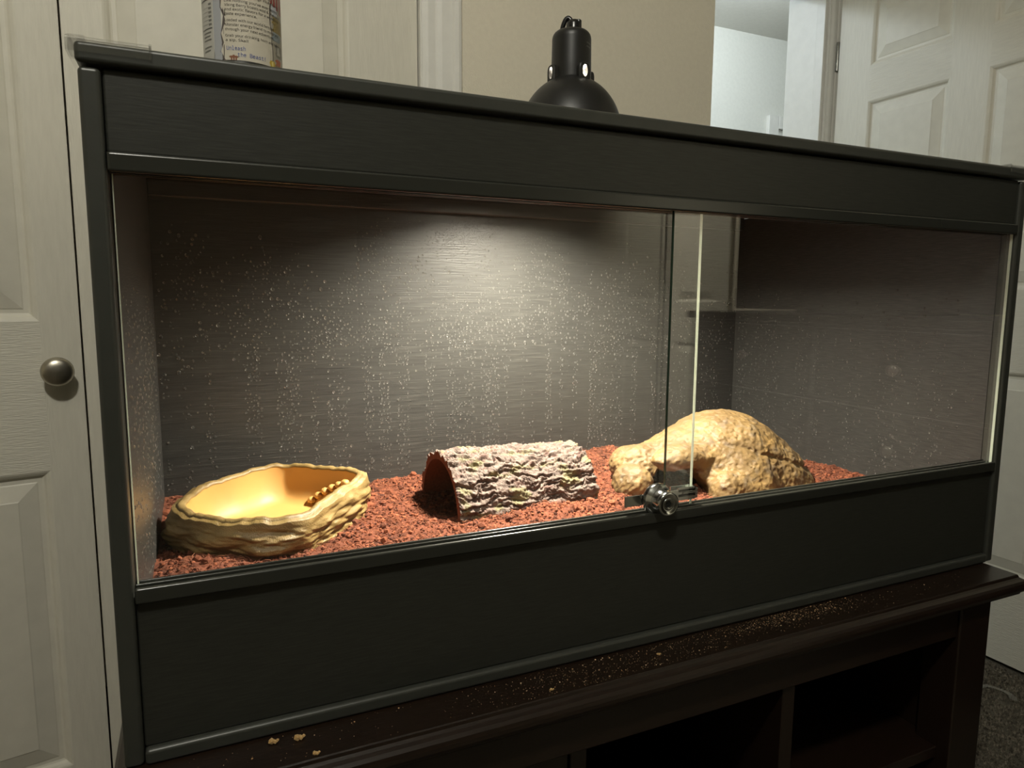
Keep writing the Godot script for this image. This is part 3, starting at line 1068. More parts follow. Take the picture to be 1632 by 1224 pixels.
func water_dish() -> void:
	var base := Vector3(0.17, S + 0.07, -0.37)
	var t := thing("water_dish", base)
	tag(t, "tan rock-shaped resin water dish with a smooth yellow basin", "water dish")
	# rim points relative to the middle: x, height, z
	var rim := [Vector3(0.04, 0.068, -0.348), Vector3(0.064, 0.07, -0.423), Vector3(0.113, 0.073, -0.468), Vector3(0.159, 0.075, -0.503), Vector3(0.2, 0.075, -0.508), Vector3(0.245, 0.074, -0.478), Vector3(0.28, 0.074, -0.448), Vector3(0.303, 0.074, -0.414), Vector3(0.297, 0.073, -0.384), Vector3(0.265, 0.07, -0.341), Vector3(0.224, 0.066, -0.287), Vector3(0.192, 0.064, -0.254), Vector3(0.15, 0.063, -0.25), Vector3(0.105, 0.063, -0.268), Vector3(0.065, 0.065, -0.302)]
	for i in rim.size():
		rim[i] = rim[i] - Vector3(base.x, 0, base.z)
	var n1 := noise(31, 18.0, 3)
	var n2 := noise(32, 60.0, 3)
	var n3 := noise(33, 9.0, 2)
	var col := noise(34, 22.0, 3)
	# outer wall: v from 0 (foot) to 1 (rim) and over the lip
	var outer := func(u: float, w: float) -> Vector3:
		var r := closed_spline(rim, -u)
		var flat := Vector3(r.x, 0, r.z)
		var dir := flat.normalized()
		var lip := 0.0022 * n2.get_noise_2d(r.x * 0.7, r.z * 0.7) + 0.004 * n1.get_noise_2d(r.x + 3.0, r.z)
		if w <= 0.8:
			var k := w / 0.8
			var y := lerpf(-0.02, r.y - 0.004 + lip, k)
			var bulge := 0.013 * sin(k * PI * 0.85) - 0.006 * (1.0 - k)
			var strat := 0.008 * n1.get_noise_3d(flat.x * 0.8, y * 3.6 + 0.5 * flat.x, flat.z * 0.8) + 0.0035 * absf(n2.get_noise_3d(flat.x * 0.25, y * 1.6, flat.z * 0.25)) + 0.011 * n3.get_noise_3d(flat.x, y * 2.2, flat.z)
			return flat + dir * (bulge + strat * smoothstep(1.0, 0.75, k) - 0.001) + Vector3(0, y, 0)
		var k2 := (w - 0.8) / 0.2
		var a := PI * k2
		return flat + dir * (-0.006 + 0.006 * cos(a) - 0.001) + Vector3(0, r.y - 0.004 + lip * (1.0 - 0.35 * k2) + 0.0045 * sin(a), 0)
	var ocol := func(u: float, w: float) -> Color:
		var p: Vector3 = outer.call(u, w)
		var k := clampf(col.get_noise_3d(p.x, p.y * 2.5, p.z) * 0.9 + 0.5, 0.0, 1.0)
		return Color(0.165, 0.11, 0.036).lerp(Color(0.29, 0.2, 0.075), k)
	var b := MB.new()
	b.colored = true
	b.grid(260, 64, outer, ocol, true)
	part("rock_shell", b, M.shell, t)
	# basin: from the lip inwards and down to a flat floor
	var inner := func(u: float, w: float) -> Vector3:
		var r := closed_spline(rim, u)
		var flat := Vector3(r.x, 0, r.z)
		var dir := flat.normalized()
		var lip := 0.65 * (0.0022 * n2.get_noise_2d(r.x * 0.7, r.z * 0.7) + 0.004 * n1.get_noise_2d(r.x + 3.0, r.z))
		var rad := flat.length() - 0.0125
		var top := r.y - 0.0045 + lip
		if w < 0.5:
			var k := w / 0.5
			var a := k * PI / 2
			return dir * (rad - 0.030 * (1.0 - cos(a))) + Vector3(0, lerpf(top, 0.016, sin(a)), 0)
		var k2 := (w - 0.5) / 0.5
		return dir * ((rad - 0.030) * (1.0 - k2)) + Vector3(0, 0.016, 0)
	b = MB.new()
	b.grid(160, 30, inner, null, true)
	part("basin", b, M.basin, t)
	b = MB.new()
	var rc := Vector3(0.262, 0.03, -0.437) - Vector3(base.x, 0, base.z)
	var rx := Vector3(0.055, 0.036, 0.045).normalized()
	var rz := rx.cross(Vector3.UP).normalized()
	var ry := rz.cross(rx)
	b.grid(28, 14, func(u: float, w: float) -> Vector3:
		var a := -PI / 2 + PI * w
		return rc + rx * (0.042 * cos(a) * cos(-u * TAU)) + ry * (0.011 * sin(a)) + rz * (0.016 * cos(a) * sin(-u * TAU)), null, true)
	part("ramp", b, M.basin, t)
	# a stair of small knobs moulded into the right inner wall
	var st := [Vector3(0.276, 0.057, -0.411), Vector3(0.2685, 0.052, -0.421), Vector3(0.2595, 0.046, -0.43), Vector3(0.2495, 0.04, -0.437), Vector3(0.2405, 0.032, -0.445), Vector3(0.2305, 0.024, -0.451)]
	for i in st.size():
		b = MB.new()
		var s: Vector3 = st[i] - Vector3(base.x, 0, base.z)
		var f := func(u: float, w: float) -> Vector3:
			var a := -PI / 2 + PI * w
			var d := Vector3(cos(a) * cos(-u * TAU), sin(a), cos(a) * sin(-u * TAU))
			return s + d * Vector3(0.0065, 0.0055, 0.0085) * (1.0 + 0.2 * n2.get_noise_3dv(d + s * 30.0))
		b.grid(18, 10, f, null, true)
		part("step", b, M.basin, t)

# ------------------------------------------------------------------ half-log hide
func log_hide() -> void:
	var o := Vector3(0.418, S + 0.078, -0.375)
	var t := thing("log_hide", o, deg_to_rad(1.0))
	tag(t, "hollow half-log hide with rough pinkish-grey bark", "log hide")
	var n1 := noise(41, 9.0, 4)
	var n2 := noise(42, 30.0, 4)
	var n3 := noise(43, 150.0, 2)
	var lich := noise(44, 16.0, 3)
	var tone := noise(45, 40.0, 3)
	var length := 0.245
	var bark_r := func(x: float, a: float) -> float:
		var s := a * 0.092
		var wob := 0.35 * n1.get_noise_2d(x * 2.0 + 9.0, s * 2.0)
		var plate := n2.get_noise_2d(x * 0.6, s * 2.4 + wob * 0.05)
		var furrow := pow(1.0 - absf(n2.get_noise_2d(x * 0.2 + 50.0, s * 1.15 + wob * 0.05)), 6.0)
		var cross := pow(1.0 - absf(n2.get_noise_2d(x * 1.6 + 90.0, s * 0.5)), 10.0)
		return 0.0925 + 0.0045 * n1.get_noise_2d(x, s) + 0.004 * plate - 0.0072 * furrow - 0.002 * cross + 0.0016 * n3.get_noise_2d(x * 0.7, s)
	var shape := func(u: float, w: float) -> Vector3:
		var a := lerpf(-0.06, PI + 0.06, w)
		var x := u * length
		var rr: float = bark_r.call(x, a)
		var taper := 1.0 - 0.03 * u
		var end := 0.0022 * n2.get_noise_2d(a * 0.6, 4.0) * (1.0 if u < 0.02 or u > 0.98 else 0.0)
		return Vector3(x + end, sin(a) * rr * taper * 1.02, cos(a) * rr * taper)
	var bcol := func(u: float, w: float) -> Color:
		var x := u * length
		var s := lerpf(0.0, PI, w) * 0.092
		var k := clampf(tone.get_noise_2d(x, s * 2.2) * 0.8 + 0.5, 0.0, 1.0)
		var c := Color(0.075, 0.05, 0.04).lerp(Color(0.2, 0.15, 0.122), k)
		var red := smoothstep(0.18, 0.5, tone.get_noise_2d(x * 0.6 + 7.0, s * 1.8))
		c = c.lerp(Color(0.12, 0.05, 0.036), red * 0.55)
		var g := smoothstep(0.15, 0.5, lich.get_noise_2d(x, s * 1.6 + 2.0))
		return c.lerp(Color(0.18, 0.17, 0.065), g * 0.6)
	var b := MB.new()
	b.colored = true
	# du x dv must point out: u along x, v round from front (+z) over the top to the back
	b.grid(250, 200, func(u: float, w: float) -> Vector3: return shape.call(u, 1.0 - w), func(u: float, w: float) -> Color: return bcol.call(u, 1.0 - w))
	for i in b.n.size():
		if b.n[i].dot(Vector3(0, b.v[i].y, b.v[i].z)) < 0.0 and false:
			b.n[i] = -b.n[i]
	part("bark", b, M.bark, t)
	# smooth brown inside and the cut rims
	b = MB.new()
	b.grid(24, 48, func(u: float, w: float) -> Vector3:
		var a := lerpf(-0.06, PI + 0.06, w)
		return Vector3(u * length, sin(a) * 0.0805 * 1.0, cos(a) * 0.0815))
	for e in 2:
		for i in 120:
			var w0 := i / 120.0
			var w1 := (i + 1) / 120.0
			var oa: Vector3 = shape.call(float(e), w0)
			var ob: Vector3 = shape.call(float(e), w1)
			var a0 := lerpf(-0.06, PI + 0.06, w0)
			var a1 := lerpf(-0.06, PI + 0.06, w1)
			var xe := length * e
			var ia := Vector3(xe, sin(a0) * 0.0805, cos(a0) * 0.0815)
			var ib := Vector3(xe, sin(a1) * 0.0805, cos(a1) * 0.0815)
			if e == 0:
				b.flat_quad(ia, ib, ob, oa)
			else:
				b.flat_quad(oa, ob, ib, ia)
	part("inner_wall", b, M.log_inside, t)

# ------------------------------------------------------------------ rock hide
func smin(a: float, b: float, k: float) -> float:
	var h := maxf(k - absf(a - b), 0.0) / k
	return minf(a, b) - h * h * k * 0.25

func ell(p: Vector3, c: Vector3, r: Vector3) -> float:
	var q := (p - c) / r
	var k0 := q.length()
	var k1 := ((p - c) / (r * r)).length()
	return k0 * (k0 - 1.0) / maxf(k1, 1e-6)

var rk1: FastNoiseLite
var rk2: FastNoiseLite
var rk3: FastNoiseLite

func rock_sdf(p: Vector3) -> float:
	# p relative to (0, 0.08, 0) in enclosure coordinates
	var d := ell(p, Vector3(0.958, 0.02, -0.345), Vector3(0.128, 0.108, 0.115))
	d = smin(d, ell(p, Vector3(1.035, -0.005, -0.315), Vector3(0.082, 0.062, 0.1)), 0.05)
	d = smin(d, ell(p, Vector3(0.93, 0.0, -0.275), Vector3(0.075, 0.055, 0.07)), 0.03)
	d = smin(d, ell(p, Vector3(0.855, 0.03, -0.36), Vector3(0.08, 0.052, 0.06)), 0.04)
	# the lip over the entrance
	d = smin(d, ell(p, Vector3(0.835, 0.062, -0.292), Vector3(0.066, 0.022, 0.032)), 0.016)
	d = smin(d, ell(p, Vector3(0.785, 0.036, -0.372), Vector3(0.042, 0.034, 0.045)), 0.02)
	# hollow
	var cave := ell(p, Vector3(0.822, -0.004, -0.285), Vector3(0.044, 0.052, 0.075))
	cave = smin(cave, ell(p, Vector3(0.9, -0.015, -0.36), Vector3(0.085, 0.05, 0.075)), 0.03)
	d = -smin(-d, cave, 0.006)
	# left foot and right foot
	d = smin(d, ell(p, Vector3(0.752, 0.014, -0.325), Vector3(0.034, 0.036, 0.038)), 0.008)
	d = smin(d, ell(p, Vector3(0.883, 0.006, -0.238), Vector3(0.03, 0.04, 0.03)), 0.007)
	d = smin(d, ell(p, Vector3(0.905, 0.008, -0.236), Vector3(0.024, 0.034, 0.028)), 0.005)
	d += 0.004 * rk1.get_noise_3dv(p) + 0.004 * (absf(rk2.get_noise_3dv(p)) - 0.25) + 0.0018 * rk3.get_noise_3dv(p)
	# a crease or two over the top
	var cr := absf(p.y - 0.088 + 0.3 * (p.x - 0.93) + 0.012 * rk1.get_noise_3dv(p * 0.6) + 0.2 * (p.z + 0.3))
	d += 0.0035 * exp(-cr * cr / 0.000012) * smoothstep(-0.34, -0.28, p.z)
	return d

func surface_net(f: Callable, lo: Vector3, hi: Vector3, cell: float, b: MB, colf: Callable) -> void:
	var nx := int((hi.x - lo.x) / cell) + 1
	var ny := int((hi.y - lo.y) / cell) + 1
	var nz := int((hi.z - lo.z) / cell) + 1
	var g := PackedFloat32Array()
	g.resize(nx * ny * nz)
	g.fill(1.0)
	var st := 4
	for k in range(0, nz, st):
		for j in range(0, ny, st):
			for i in range(0, nx, st):
				var c := lo + Vector3(i + st * 0.5, j + st * 0.5, k + st * 0.5) * cell
				var d: float = f.call(c)
				var far := absf(d) > cell * st * 0.87 * 1.5 + 0.006
				for kk in range(k, mini(k + st, nz)):
					for jj in range(j, mini(j + st, ny)):
						for ii in range(i, mini(i + st, nx)):
							g[(kk * ny + jj) * nx + ii] = d if far else f.call(lo + Vector3(ii, jj, kk) * cell)
	var at := PackedInt32Array()
	at.resize(nx * ny * nz)
	at.fill(-1)
	for k in nz - 1:
		for j in ny - 1:
			for i in nx - 1:
				var o := (k * ny + j) * nx + i
				var inside := 0
				for c in 8:
					if g[o + (c & 1) + ((c >> 1) & 1) * nx + (c >> 2) * nx * ny] < 0.0:
						inside += 1
				if inside == 0 or inside == 8:
					continue
				var sum := Vector3.ZERO
				var cnt := 0
				for e in 12:
					var ax := e / 4
					var q := e % 4
					var a := Vector3i.ZERO
					a[(ax + 1) % 3] = q & 1
					a[(ax + 2) % 3] = q >> 1
					var c := a
					c[ax] = 1
					var ga := g[o + a.x + a.y * nx + a.z * nx * ny]
					var gc := g[o + c.x + c.y * nx + c.z * nx * ny]
					if (ga < 0.0) != (gc < 0.0):
						sum += Vector3(a).lerp(Vector3(c), ga / (ga - gc))
						cnt += 1
				var p := lo + (Vector3(i, j, k) + sum / cnt) * cell
				var e2 := cell * 0.7
				var nn := Vector3(f.call(p + Vector3(e2, 0, 0)) - f.call(p - Vector3(e2, 0, 0)), f.call(p + Vector3(0, e2, 0)) - f.call(p - Vector3(0, e2, 0)), f.call(p + Vector3(0, 0, e2)) - f.call(p - Vector3(0, 0, e2))).normalized()
				at[o] = b.vert(p, nn, colf.call(p))
	var dx := 1
	var dy := nx
	var dz := nx * ny
	for k in range(1, nz - 1):
		for j in range(1, ny - 1):
			for i in range(1, nx - 1):
				var o := k * dz + j * dy + i
				var s := g[o] < 0.0
				if s != (g[o + dx] < 0.0):
					net_quad(b, at, s, o, o - dy, o - dy - dz, o - dz)
				if s != (g[o + dy] < 0.0):
					net_quad(b, at, s, o, o - dz, o - dz - dx, o - dx)
				if s != (g[o + dz] < 0.0):
					net_quad(b, at, s, o, o - dx, o - dx - dy, o - dy)

func net_quad(b: MB, at: PackedInt32Array, s: bool, i0: int, i1: int, i2: int, i3: int) -> void:
	var a := at[i0]
	var c := at[i1]
	var d := at[i2]
	var e := at[i3]
	if a < 0 or c < 0 or d < 0 or e < 0:
		return
	if s:
		b.face(a, c, d, e)
	else:
		b.face(a, e, d, c)

func rock_hide() -> void:
	rk1 = noise(51, 16.0, 3)
	rk2 = noise(52, 34.0, 3)
	rk3 = noise(53, 120.0, 3)
	var tone := noise(54, 14.0, 4)
	var tone2 := noise(55, 45.0, 3)
	var base := Vector3(0.93, S + 0.08, -0.33)
	var t := thing("rock_hide", base)
	tag(t, "tan boulder-shaped resin rock hide with a cave entrance", "rock hide")
	var b := MB.new()
	b.colored = true
	var cf := func(p: Vector3) -> Color:
		var k := clampf(tone.get_noise_3dv(p) * 0.9 + 0.5, 0.0, 1.0)
		var c := Color(0.12, 0.074, 0.027).lerp(Color(0.2, 0.128, 0.047), k)
		var g := smoothstep(0.1, 0.5, tone2.get_noise_3dv(p + Vector3(3, 0, 0)))
		c = c.lerp(Color(0.12, 0.098, 0.07), g * 0.55)
		var o := smoothstep(0.2, 0.5, tone.get_noise_3dv(p * 1.3 + Vector3(0, 7, 0)))
		return c.lerp(Color(0.215, 0.13, 0.04), o * 0.6)
	surface_net(rock_sdf, Vector3(0.69, -0.03, -0.5), Vector3(1.15, 0.15, -0.19), 0.0032, b, cf)
	for i in b.v.size():
		b.v[i] -= Vector3(base.x, 0, base.z)
	part("boulder", b, M.rock, t)

# ------------------------------------------------------------------ lock on the glass
func glass_lock() -> void:
	var o := Vector3(0.578, S + 0.178, -0.0115)
	var t := thing("showcase_lock", o)
	tag(t, "chrome ratchet lock clamped on the sliding glass panes", "lock")
	# strap between the panes, reaching out to the left
	var b := MB.new()
	b.box(Vector3(-0.055, -0.0065, 0.0005), Vector3(0.052, 0.0065, 0.0022), 0.0006, 2)
	part("ratchet_strap", b, M.chrome, t)
	b = MB.new()
	for i in 14:
		var x := -0.03 - 0.0 + i * 0.0035
		b.box(Vector3(x, -0.0015, 0.0022), Vector3(x + 0.0014, 0.0015, 0.0026))
	part("ratchet_teeth", b, M.steel, t)
	# hook that grips the edge of the rear pane
	b = MB.new()
	b.box(Vector3(0.022, -0.0075, 0.0002), Vector3(0.0485, 0.0085, 0.0022), 0.0005)
	b.box(Vector3(0.0465, -0.0075, -0.0085), Vector3(0.0485, 0.0085, 0.0022), 0.0005)
	b.box(Vector3(0.018, -0.0075, -0.0095), Vector3(0.0485, 0.0085, -0.0075), 0.0005)
	part("hook", b, M.chrome, t)
	b = MB.new()
	b.box(Vector3(0.029, -0.0028, 0.0022), Vector3(0.045, -0.0012, 0.0027))
	b.box(Vector3(0.029, 0.0022, 0.0022), Vector3(0.045, 0.0034, 0.0027))
	b.box(Vector3(0.0285, -0.0028, 0.0022), Vector3(0.0300, 0.0034, 0.0027))
	part("stamped_mark", b, M.steel, t)
	# barrel
	b = MB.new()
	b.lathe([Vector2(0.0, 0.0026), Vector2(0.0185, 0.0026), Vector2(0.0192, 0.0036), Vector2(0.0192, 0.0085), Vector2(0.0185, 0.0098), Vector2(0.0155, 0.0135), Vector2(0.0138, 0.018), Vector2(0.0134, 0.0235), Vector2(0.0142, 0.0245), Vector2(0.0142, 0.0285), Vector2(0.0132, 0.0298), Vector2(0.0108, 0.0298), Vector2(0.0104, 0.0285), Vector2(0.0075, 0.0285)], 48, Vector3(-0.012, 0.0, 0.0), Vector3(0, 0, 1))
	part("barrel", b, M.chrome, t)
	b = MB.new()
	b.lathe([Vector2(0.0076, 0.0284), Vector2(0.007, 0.0294), Vector2(0.0045, 0.0294), Vector2(0.0042, 0.0278), Vector2(0.0, 0.0278)], 32, Vector3(-0.012, 0.0, 0.0), Vector3(0, 0, 1))
	part("keyhole_plug", b, M.steel, t)
	b = MB.new()
	b.lathe([Vector2(0.0040, 0.0279), Vector2(0.0, 0.0281)], 24, Vector3(-0.012, 0.0, 0.0), Vector3(0, 0, 1))
	part("keyhole", b, M.dark_hole, t)

# ------------------------------------------------------------------ drinks can
func drink_can() -> void:
	var o := Vector3(0.1255, S + H + 0.0165, -0.046)
	var t := thing("drink_can", o)
	tag(t, "tall printed drink can with torn-paper lettering panel on the lid", "can")
	var R := 0.033
	var b := MB.new()
	b.lathe([Vector2(0.0295, 0.0075), Vector2(0.0325, 0.0125), Vector2(R, 0.016), Vector2(R, 0.132), Vector2(0.0325, 0.136), Vector2(0.0272, 0.1485)], 64)
	part("body", b, M.can_body, t)
	b = MB.new()
	b.lathe([Vector2(0.0, 0.006), Vector2(0.02, 0.003), Vector2(0.0235, 0.0), Vector2(0.0258, 0.0), Vector2(0.0275, 0.003), Vector2(0.0295, 0.0075)], 48)
	part("bottom_rim", b, M.can_metal, t)
	b = MB.new()
	b.lathe([Vector2(0.0272, 0.1485), Vector2(0.0272, 0.1525), Vector2(0.0264, 0.1535), Vector2(0.0255, 0.1525), Vector2(0.0245, 0.1485), Vector2(0.0, 0.149)], 48)
	part("top_end", b, M.can_metal, t)
	# printing; t01 = 0..1 across the can as seen from the front
	var y100 := 0.6138 - H - 0.0165
	var px := 0.00064
	var ang := func(t01: float) -> float: return asin(clampf(2.0 * t01 - 1.0, -1.0, 1.0)) - 0.075
	var n := noise(61, 220.0, 2)
	var patch := func(mb: MB, ta: float, tb: float, va: float, vb: float, col: Color, lift: float, ragged := 0.0) -> void:
		var a0: float = ang.call(ta)
		var a1: float = ang.call(tb)
		var rows := 14
		for j in rows:
			for i in 24:
				var q := []
				for c in [[i, j], [i + 1, j], [i + 1, j + 1], [i, j + 1]]:
					var y: float = lerpf(y100 + (100.0 - vb) * px, y100 + (100.0 - va) * px, c[1] / float(rows))
					var a: float = lerpf(a0, a1, c[0] / 24.0)
					if ragged > 0.0 and (c[0] == 0 or c[0] == 24):
						a += ragged * n.get_noise_2d(y, c[0] * 1.0)
					q.append(Vector3(sin(a) * (R + lift), y, cos(a) * (R + lift)))
				mb.flat_quad(q[0], q[1], q[2], q[3], col)
	b = MB.new()
	b.colored = true
	patch.call(b, 0.0, 0.145, -60, 96, Color(0.45, 0.44, 0.4), 0.00006, 0.0)
	patch.call(b, 0.15, 0.245, -60, 99, Color(0.36, 0.37, 0.39), 0.00006, 0.0)
	part("side_panel", b, M.print, t)
	b = MB.new()
	b.colored = true
	patch.call(b, 0.245, 0.86, -60, 97, Color(0.1, 0.085, 0.075), 0.00008, 0.09)
	patch.call(b, 0.265, 0.845, -60, 96.5, Color(0.55, 0.51, 0.42), 0.00012, 0.12)
	part("paper_panel", b, M.print, t)
	b = MB.new()
	b.colored = true
	patch.call(b, 0.86, 1.0, -60, 97, Color(0.34, 0.31, 0.25), 0.00005)
	for i in 4:
		patch.call(b, 0.855 + i * 0.038, 0.877 + i * 0.038, -60, 13 + i * 2.5, Color(0.3, 0.05, 0.045), 0.0001, 0.03)
	patch.call(b, 0.865, 0.94, 15, 27, Color(0.5, 0.52, 0.55), 0.0001, 0.1)
	patch.call(b, 0.88, 0.99, 29, 48, Color(0.27, 0.2, 0.07), 0.00011, 0.12)
	patch.call(b, 0.875, 0.97, 49, 60, Color(0.23, 0.27, 0.28), 0.00012, 0.1)
	patch.call(b, 0.905, 0.985, 64, 80, Color(0.2, 0.19, 0.15), 0.00011, 0.14)
	patch.call(b, 0.925, 0.955, 66, 77, Color(0.5, 0.48, 0.42), 0.00014, 0.08)
	patch.call(b, 0.91, 0.965, 83, 91, Color(0.42, 0.13, 0.07), 0.00012, 0.08)
	patch.call(b, 0.9, 0.99, 91, 99, Color(0.26, 0.17, 0.09), 0.00013, 0.1)
	patch.call(b, 0.83, 0.885, 88, 100, Color(0.5, 0.36, 0.05), 0.00018, 0.06)
	patch.call(b, 0.852, 0.868, 89, 99, Color(0.75, 0.65, 0.25), 0.0002, 0.02)
	part("ship_picture", b, M.print, t)
	# small red-brown emblem under the lettering
	b = MB.new()
	b.colored = true
	for i in 3:
		patch.call(b, 0.345 + i * 0.028, 0.362 + i * 0.028, 90 + absf(i - 1) * 1.0, 96.5, Color(0.22, 0.09, 0.05), 0.0002, 0.03)
	patch.call(b, 0.335, 0.43, 91.5, 93.5, Color(0.2, 0.12, 0.06), 0.00019, 0.05)
	part("emblem", b, M.print, t)
	# lettering
	var ink := mat(rgb(40, 36, 30), 0.5)
	var blue := mat(rgb(38, 72, 150), 0.5)
	var lines := [["of these ancient", 4.5], ["journeys and discoveries in", 9.0], ["sweet notes. Voyage Viking Berry!", 14.0], ["Like nothing you've ever tasted,", 21.5], ["Viking Berry boasts wild & fruit juice", 27.0], ["and exotic flavors for a wondrous", 32.5], ["taste experience.", 38.0], ["Loaded with our world famous", 46.0], ["Monster energy blend to make you", 51.8], ["through your next adventure.", 57.6], ["Grab your drinking horn and take", 65.5], ["a sip, Skal!", 71.2]]
	for l in lines:
		var fit: float = 0.053 * minf(1.0, (l[0] as String).length() / 34.0)
		lettering(t, l[0], "Droid Sans", ang.call(0.292), y100 + (100.0 - l[1]) * px, fit, 0.0029, R + 0.0003, ink)
	lettering(t, "Unleash", "Droid Sans Mono", ang.call(0.30), y100 + (100.0 - 81.5) * px, 0.0155, 0.0044, R + 0.0003, blue)
	lettering(t, "the Beast!", "Droid Sans Mono", ang.call(0.43), y100 + (100.0 - 89.5) * px, 0.0235, 0.0044, R + 0.0003, blue)
	# rules and figures of the nutrition panel
	b = MB.new()
	b.colored = true
	var black := Color(0.03, 0.03, 0.028)
	patch.call(b, 0.012, 0.135, 16, 17.6, black, 0.0002)
	patch.call(b, 0.02, 0.135, 53.5, 54.5, black, 0.0002)
	for i in 6:
		patch.call(b, 0.095, 0.13, 22.0 + i * 5.2, 24.5 + i * 5.2, black.lerp(Color(0.4, 0.4, 0.36), 0.35), 0.0002)
		patch.call(b, 0.02, 0.125, 27.0 + i * 5.2, 27.35 + i * 5.2, black.lerp(Color(0.4, 0.4, 0.36), 0.4), 0.0002)
	for i in 6:
		if i == 3:
			continue
		patch.call(b, 0.03, 0.12 - 0.012 * (i % 2), 58.0 + i * 4.6, 59.8 + i * 4.6, black.lerp(Color(0.4, 0.4, 0.36), 0.3), 0.0002, 0.02)
	part("fact_lines", b, M.print, t)

func lettering(t: Node3D, text: String, face_: String, a0: float, y: float, wide: float, high: float, r: float, m: Material) -> void:
	var font := SystemFont.new()
	font.font_names = PackedStringArray([face_])
	var tm := TextMesh.new()
	tm.text = text
	tm.font = font
	tm.font_size = 32
	tm.pixel_size = 0.01
	tm.depth = 0.0
	tm.curve_step = 4.0
	tm.horizontal_alignment = HORIZONTAL_ALIGNMENT_LEFT
	var a := tm.surface_get_arrays(0)
	var vs: PackedVector3Array = a[Mesh.ARRAY_VERTEX]
	if vs.is_empty():
		return
	var lo := vs[0]
	var hi := vs[0]
	for p in vs:
		lo = lo.min(p)
		hi = hi.max(p)
	var sy := high / 0.32
	var sx := wide / maxf(hi.x - lo.x, 0.001)
	var nn := PackedVector3Array()
	for i in vs.size():
		var an := a0 + (vs[i].x - lo.x) * sx / r
		vs[i] = Vector3(sin(an) * r, y + (vs[i].y - 0.0) * sy, cos(an) * r)
		nn.append(Vector3(sin(an), 0, cos(an)))
	var arr := []
	arr.resize(Mesh.ARRAY_MAX)
	arr[Mesh.ARRAY_VERTEX] = vs
	arr[Mesh.ARRAY_NORMAL] = nn
	if a[Mesh.ARRAY_INDEX] != null:
		arr[Mesh.ARRAY_INDEX] = a[Mesh.ARRAY_INDEX]
	var am := ArrayMesh.new()
	am.add_surface_from_arrays(Mesh.PRIMITIVE_TRIANGLES, arr)
	var o := MeshInstance3D.new()
	o.name = "lettering"
	o.mesh = am
	o.material_override = m
	t.add_child(o, true)

# ------------------------------------------------------------------ condensation
func drop_mesh() -> ArrayMesh:
	# a flattened cap on the plane z = 0, bulging towards -z
	var b := MB.new()
	var prof := [Vector2(0.0, 0.0), Vector2(1.0, 0.0)]
	for i in 4:
		var a := PI / 2 * (i + 1) / 4.0
		prof.append(Vector2(cos(a) if i < 3 else 0.0, sin(a) * 0.55))
	prof.remove_at(0)
	b.lathe(prof, 10, Vector3.ZERO, Vector3(0, 0, -1))
	var c := b.vert(Vector3.ZERO, Vector3(0, 0, 1))
	for i in 10:
		b.idx.append_array(PackedInt32Array([c, (i + 1) % 10, i]))
	return b.mesh()

var beads := {}

# keeps beads apart: true where a bead of radius r at (a, b) touches none placed before
func room_for(a: float, b: float, r: float) -> bool:
	var k := Vector2i(int(floor(a / 0.006)), int(floor(b / 0.006)))
	for i in range(-1, 2):
		for j in range(-1, 2):
			for q in beads.get(k + Vector2i(i, j), []):
				if Vector2(a - q.x, b - q.y).length() < (r + q.z) * 1.12:
					return false
	if not beads.has(k):
		beads[k] = []
	beads[k].append(Vector3(a, b, r))
	return true

